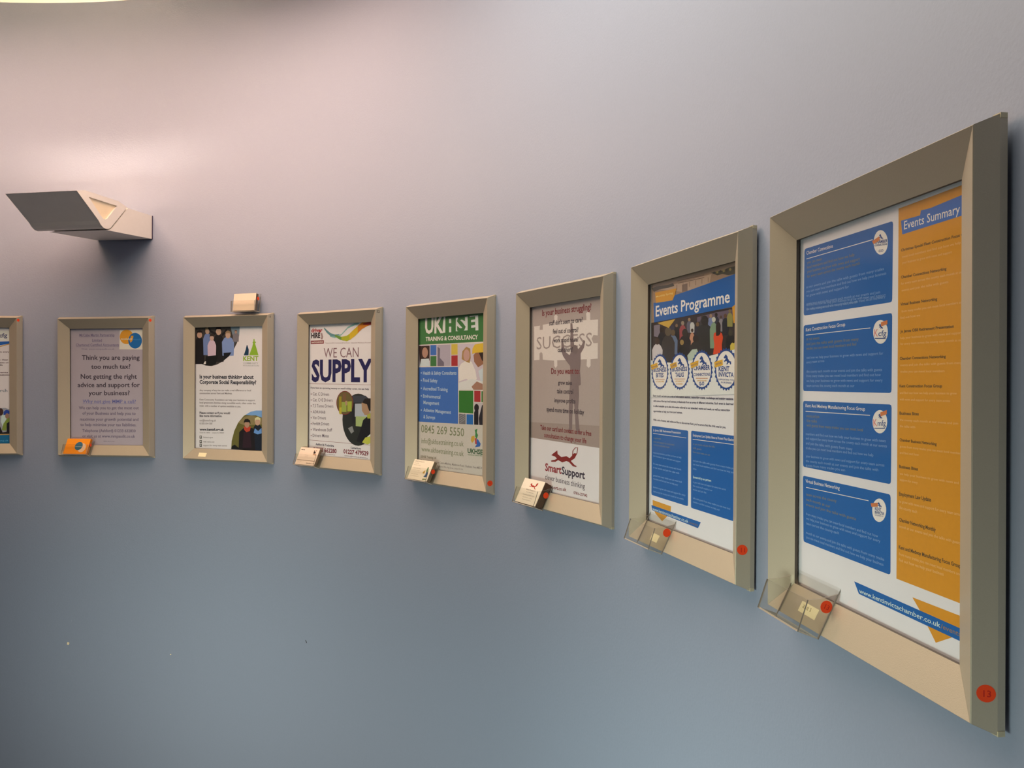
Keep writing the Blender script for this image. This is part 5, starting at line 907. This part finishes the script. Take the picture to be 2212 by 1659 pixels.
rail_label(FR[6], -94, -69, 9, 21, None)

# ------------------------------------------------------------------ acrylic card holders and the cards in them
HW = 90.0
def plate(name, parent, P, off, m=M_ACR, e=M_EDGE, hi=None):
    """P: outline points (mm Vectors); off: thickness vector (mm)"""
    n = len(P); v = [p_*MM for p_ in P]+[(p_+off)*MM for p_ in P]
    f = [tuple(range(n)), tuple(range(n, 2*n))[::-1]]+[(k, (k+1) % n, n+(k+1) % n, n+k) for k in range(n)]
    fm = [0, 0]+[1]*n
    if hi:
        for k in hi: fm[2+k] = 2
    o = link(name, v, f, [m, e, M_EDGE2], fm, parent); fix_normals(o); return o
def card_holder(mw, label, sticker=None, group='clear acrylic card holders on the frames'):
    t = thing('card_holder', label, 'card holder', mw, group)
    # local axes: x along the frame, y up the holder's back, z out of it (mm)
    V3 = lambda a, b, c: Vector((a, b, c))
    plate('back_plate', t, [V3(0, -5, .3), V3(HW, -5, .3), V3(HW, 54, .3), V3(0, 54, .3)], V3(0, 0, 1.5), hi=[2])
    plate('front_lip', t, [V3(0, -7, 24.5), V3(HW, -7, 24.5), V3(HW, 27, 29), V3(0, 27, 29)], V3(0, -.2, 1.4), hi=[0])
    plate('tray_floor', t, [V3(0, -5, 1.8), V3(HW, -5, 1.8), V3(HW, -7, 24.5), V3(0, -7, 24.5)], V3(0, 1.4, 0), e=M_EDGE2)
    for x in (0, HW-1.4):
        plate('side_wall', t, [V3(x, -5, 1.8), V3(x, -7, 24.5), V3(x, 27, 29), V3(x, 34, 17), V3(x, 46, 1.8)], V3(1.4, 0, 0))
    if sticker:
        y, z, r, tx = sticker
        disc('dot_sticker', t, V3(HW+.02, y, z), V3(0, 0, -1), V3(0, 1, 0), r, .15, M_RED, tx)
    return t
CARDN = 14
def card_stack(mw, label, cat, color, els, thick=15.0, edge=(200, 187, 164), group='stacks of business cards in the holders', z1=19.5, h=55, x0=2.2):
    t = thing('card_stack', label, cat, mw, group)
    m = mat('card_%d_%d_%d' % color, color, 0.6, noise=0.03, scale=80); me_ = mat('card_edge_%d_%d_%d' % edge, edge, 0.7, noise=0.35, scale=500)
    v = []; f = []; fm = []
    n = 12
    for k in range(n):
        za = z1-.6-thick+thick*k/n; zb = za+thick/n*.86; dx = random.uniform(-.5, .5); dy = random.uniform(0, .8)
        bv, bf = box_vf((x0+dx)*MM, (x0+85+dx)*MM, (-3.2+dy)*MM, (-3.2+h-1+dy)*MM, za*MM, zb*MM)
        b = len(v); v += bv; f += [tuple(b+q for q in g) for g in bf]
    link('card_pile', v, f, me_, None, t)
    bv, bf = box_vf(x0*MM, (x0+85)*MM, -3.2*MM, (h-3.2)*MM, (z1-.5)*MM, z1*MM)
    fc = link('front_card', bv, bf, m, None, t)
    if els:
        els2 = []
        for e in els:
            if e[0] == 'P': els2.append(('P', e[1], e[2], [(x0+a, -3.2+b) for a, b in e[3]]))
            else: els2.append(('T', e[1], e[2], e[3], x0+e[4], -3.2+e[5], x0+e[6], -3.2+e[7], e[8], e[9]))
        print_on(els2, fc, z0=z1)
    return t
def holder_matrix(i, sR):
    """local matrix of a holder stuck on the bottom rail's bevel of frame i, right end at sR mm"""
    loc = Matrix(((1, 0, 0, (sR-HW)*MM), (0, SL.y, NN.y, -H2*MM), (0, SL.z, NN.z, 0), (0, 0, 0, 1)))
    return FM[i] @ loc
def ell(cx, cy, rx, ry, n=20): return [(cx+rx*math.cos(2*math.pi*k/n), cy+ry*math.sin(2*math.pi*k/n)) for k in range(n)]
ST = (29, 7.8, 6.6)
HM = {1: holder_matrix(1, -45.3), 3: holder_matrix(3, -60), 4: holder_matrix(4, -40), 5: holder_matrix(5, -41), 6: holder_matrix(6, -38), 7: holder_matrix(7, -48)}
# upright holder standing on the top rail of the third frame
tl = math.radians(8)
HM[2] = FM[2] @ Matrix(((1, 0, 0, (122-HW)*MM), (0, math.cos(tl), math.sin(tl), 246*MM), (0, -math.sin(tl), math.cos(tl), -18*MM), (0, 0, 0, 1)))
card_holder(HM[7], 'empty clear card holder on the nearest frame at right, red dot on its side', (*ST, '13'))
card_holder(HM[6], 'empty clear card holder on the Events Programme frame, red dot on its side', (*ST, None))
card_holder(HM[5], 'clear card holder on the fox logo frame, holding a thick stack', (27, 8, 6.4, None))
card_holder(HM[4], 'clear card holder on the green header frame, red dot on its side', (26, 14, 6.0, None))
card_holder(HM[3], 'clear card holder on the WE CAN SUPPLY frame, without a dot')
card_holder(HM[1], 'clear card holder with orange cards on the frame under the wall lamp', (30, 16, 5.0, None))
card_holder(HM[2], 'clear card holder standing on top of the group photo frame', (36, 13, 5.5, None))
FOX = [(283,1162),(300,1148),(320,1133),(322,1155),(345,1174),(375,1168),(395,1180),(410,1165),(412,1135),(428,1115),(446,1115),(442,1150),(425,1182),(402,1197),(425,1222),(437,1228),(435,1234),(415,1230),(390,1203),(375,1198),(350,1206),(325,1192),(310,1202),(283,1202),(283,1194),(305,1190),(318,1182),(305,1170)]
fox = [(31+(a-283)*.185, 49-(b-1115)*.12) for a, b in FOX]
GY = (110, 98, 90)
card_stack(HM[5], 'thick stack of white fox logo business cards in a clear holder', 'card stack', (243, 235, 221), [
  ('P', 'logo', (176, 42, 32), fox), ('T', 'card_text', (140, 116, 104), 'SmartSupport', 24, 30, 62, 30, 3.0, .01), ('T', 'card_text', GY, 'Your Name Here', 28, 25, 58, 25, 2.0, 0),
  ('T', 'card_text', GY, 'The Business Centre, Kent', 18, 18.5, 66, 18.5, 2.0, 0), ('T', 'card_text', GY, 'tel and email on request', 22, 13, 62, 13, 1.7, 0),
  ('T', 'card_text', GY, 'www.smartsupport.co.uk', 24, 8, 60, 8, 1.7, 0)], thick=17, edge=(94, 66, 52), z1=20)
card_stack(HM[4], 'stack of white business cards printed with a small coloured island map', 'card stack', (244, 235, 216), [
  ('T', 'card_text', (138, 124, 102), 'UKHSE Training Ltd', 5, 49, 45, 49, 2.4, .01), ('T', 'card_text', (154, 142, 120), 'Medway Office', 5, 44, 25, 44, 1.8, 0), ('T', 'card_text', (154, 142, 120), 'Innovation Centre', 5, 39, 35, 39, 1.8, 0),
  ('T', 'card_text', (154, 142, 120), 'Health and safety training', 8, 30, 42, 30, 1.8, 0), ('T', 'card_text', (154, 142, 120), 'and consultancy services', 8, 25, 40, 25, 1.8, 0), ('T', 'card_text', (154, 142, 120), '0845 269 5550', 8, 14, 38, 14, 1.8, 0),
  ('T', 'card_text', (154, 142, 120), 'www.ukhsetraining.co.uk', 8, 9, 44, 9, 1.8, 0),
  ('P', 'map_print', (79, 122, 74), [(68, 38), (73, 37), (72, 30), (75, 24), (70, 22), (67, 28)]), ('P', 'map_print', (58, 92, 136), [(69, 24), (75, 24), (79, 13), (74, 10), (64, 11), (69, 16)]),
  ('P', 'map_print', (200, 162, 72), [(58, 27), (63, 29), (64, 22), (58, 18), (55, 22)]), ('P', 'map_print', (126, 138, 80), [(64, 2), (80, 4), (80, 7), (64, 6)])], thick=10, edge=(140, 127, 104), z1=20)
card_stack(HM[3], 'stack of pinkish white business cards with a small dark driver logo', 'card stack', (242, 223, 207), [
  ('T', 'card_text', (42, 34, 32), 'driver hire', 5, 46, 21, 46, 2.6, .06), ('P', 'logo', (51, 35, 30), [(63, 48), (66, 48), (66, 44), (70, 45), (70, 42), (74, 41), (72, 38), (66, 37), (63, 38)]),
  ('P', 'logo', (160, 106, 72), [(70, 48), (76, 48), (73, 45), (70, 46)]), ('P', 'logo', (176, 128, 92), [(62, 33), (65, 36), (77, 36), (78, 32)]),
  ('T', 'card_text', (176, 160, 150), 'Recruitment', 30, 30, 45, 30, 2, 0), ('T', 'card_text', (176, 160, 150), 'Consultant', 30, 26, 45, 26, 2, 0),
  ('P', 'card_text', (156, 134, 116), [(3, 15.6), (82, 14.6), (82, 12.6), (3, 13.8)]), ('T', 'card_text', (156, 134, 116), 'Tel 01233 662280', 6, 9.5, 24, 9.5, 1.8, 0), ('T', 'card_text', (168, 152, 138), 'Ashford, Kent', 6, 5.5, 20, 5.5, 1.8, 0),
  ('T', 'card_text', (122, 98, 80), 'driverhire.co.uk', 48, 4.5, 82, 4.5, 3.2, .04)], thick=9, edge=(142, 122, 102), z1=21)
card_stack(HM[1], 'stack of bright orange business cards with a blue and a white circle', 'card stack', (255, 154, 16), [
  ('P', 'circle_print', (244, 210, 180), ell(62, 22, 14, 16)), ('P', 'circle_print', (65, 114, 140), ell(49, 28, 14, 15)), ('P', 'circle_print', (159, 180, 192), [(37, 27), (61, 26.5), (61, 24.5), (37, 25)])], thick=9, edge=(192, 122, 40), z1=20)
card_stack(HM[2], 'stack of blank cream cards standing on top of the group photo frame', 'card stack', (250, 232, 212), None, thick=11, edge=(117, 102, 92), z1=21)

# ------------------------------------------------------------------ wall lamp
LA = -0.20; lr = Vector((math.cos(LA), math.sin(LA), 0)); ln = Vector((math.sin(LA), -math.cos(LA), 0))
LP = Vector((-1.182, 2.55, EYE))          # right end, on the wall plane, eye height
def lamp_gap(k):
    wp, _wa = wall_point(LP.x*k, LP.y*k); return (Vector((LP.x, LP.y))*k-wp).dot(Vector((ln.x, ln.y)))
LK = min((1+q*.0005 for q in range(200)), key=lambda k: abs(lamp_gap(k)-.001))
LP = Vector((LP.x*LK, LP.y*LK, EYE))
lamp_m = Matrix.Translation(LP) @ Matrix.Scale(LK, 4) @ Matrix.Translation(-LP) @ Matrix(((lr.x, 0, ln.x, LP.x), (lr.y, 0, ln.y, LP.y), (0, 1, 0, LP.z), (0, 0, 0, 1)))   # x along wall, y up, z out of the wall
lamp = thing('wall_lamp', 'white angular uplighter on a box arm, glowing above the row of frames', 'wall lamp', lamp_m)
X, Y, Z = Vector((1, 0, 0)), Vector((0, 1, 0)), Vector((0, 0, 1))
# trough section in (out of wall, up)
outer = [(.333, .532), (.3005, .5405), (.160, .5405), (.122, .530)]
bot = [(.185, .4625), (.193, .4535), (.203, .4475), (.214, .4455), (.226, .4475), (.237, .4545), (.245, .464)]
outer_full = outer + bot
innr = [(.318, .5405), (.168, .5405)]
LX0, LX1 = -.240, 0.0
# body: a bent sheet (open at the top) with end caps
shell_o = [(.333, .532)] + bot[::-1] + [(.122, .530)]
def offset_in(pt, c=(.222, .512), k=.955): return (c[0]+(pt[0]-c[0])*k, c[1]+(pt[1]-c[1])*k+.0005)
shell_i = [(.326, .532)] + [(a, b+.006) for a, b in bot[::-1]] + [(.130, .530)]
ring = shell_o + shell_i[::-1]
prism('trough', [(a, b) for a, b in ring], (Z, Y, X), LX0+.004, LX1-.004, M_LAMP, lamp)
tri = [(.286, .5250), (.1665, .5250), (.196, .492), (.208, .478), (.216, .4735), (.226, .4735), (.234, .479)]
for x0, x1 in ((LX1-.005, LX1), (LX0, LX0+.005)):
    # end cap: outline with a recessed triangular window
    oo = outer_full; n = len(oo)
    bm = bmesh.new()
    def ringv(pts, x): return [bm.verts.new((x, b, a)) for a, b in pts]
    ti = tri
    for xx in (x0, x1):
        vo = ringv(oo, xx); vi = ringv(ti, xx)
        es = [bm.edges.new((vo[k], vo[(k+1) % len(vo)])) for k in range(len(vo))]+[bm.edges.new((vi[k], vi[(k+1) % len(vi)])) for k in range(len(vi))]
        bmesh.ops.triangle_fill(bm, use_beauty=True, use_dissolve=False, edges=es)
        if xx == x0: keep = (vo, vi)
        else:
            for A, B in ((keep[0], vo), (keep[1], vi)):
                for k in range(len(A)): bm.faces.new((A[k], A[(k+1) % len(A)], B[(k+1) % len(B)], B[k]))
    bmesh.ops.recalc_face_normals(bm, faces=bm.faces)
    me = bpy.data.meshes.new('end_cap'); bm.to_mesh(me); bm.free(); me.materials.append(M_LAMP)
    o = bpy.data.objects.new('end_cap', me); COL.objects.link(o); o.parent = lamp
    s = 1 if x1 == LX1 else -1
    xa = x0-.003 if s > 0 else x1
    prism('end_window', tri, (Z, Y, X), xa, xa+.003, mat('warm_diffuser', (242, 223, 192), .6, noise=.03), lamp)
# front and rear top lips
prism('top_lip', [(.333, .532), (.3005, .5405), (.3005, .5385), (.330, .5305)], (Z, Y, X), LX0+.004, LX1-.004, M_LAMP, lamp)
prism('top_lip', [(.160, .5405), (.122, .530), (.125, .5285), (.160, .5385)], (Z, Y, X), LX0+.004, LX1-.004, M_LAMP, lamp)
# arm from the trough to the wall
gap = 0.0
arm = [(.212, .4425), (.0022, .4535), (.0022, .5290), (.117, .5290), (.183, .4570), (.193, .4485), (.203, .4440)]
prism('arm', arm, (Z, Y, X), -.200, -.001, M_LAMP, lamp)
prism('shadow_plate', [(-.001, .4530), (-.001, .5290), (.0022, .5290), (.0022, .4530)], (Z, Y, X), -.202, .001, mat('plate_shadow_gap', (69, 64, 90), .7, noise=.05), lamp)  # thin strip behind the arm, the shadow gap put into its dark colour
# halogen tube inside
nn_ = 12; v = []; f = []
for j, x in enumerate((-.20, -.04)):
    for k in range(nn_):
        a = 2*math.pi*k/nn_; v.append((x, .466+.005*math.sin(a), .222+.005*math.cos(a)))
f = [(k, (k+1) % nn_, nn_+(k+1) % nn_, nn_+k) for k in range(nn_)]+[tuple(range(nn_)), tuple(range(nn_, 2*nn_))]
bulb = bpy.data.materials.new('halogen_tube'); bulb.use_nodes = True
bb = bulb.node_tree.nodes['Principled BSDF']; bb.inputs['Emission Color'].default_value = (1, .70, .46, 1); bb.inputs['Emission Strength'].default_value = 200
link('lamp_tube', v, f, bulb, None, lamp)
ld = bpy.data.lights.new('lamp_light', 'AREA'); ld.shape = 'RECTANGLE'; ld.size = .18; ld.size_y = .055; ld.energy = LAMP_W;  ld.color = (1.0, .72, .50)
lo = bpy.data.objects.new('lamp_light', ld); COL.objects.link(lo); lo.parent = lamp
lo.matrix_local = Matrix(((1, 0, 0, -.12), (0, 0, -1, .478), (0, 1, 0, .222), (0, 0, 0, 1)))
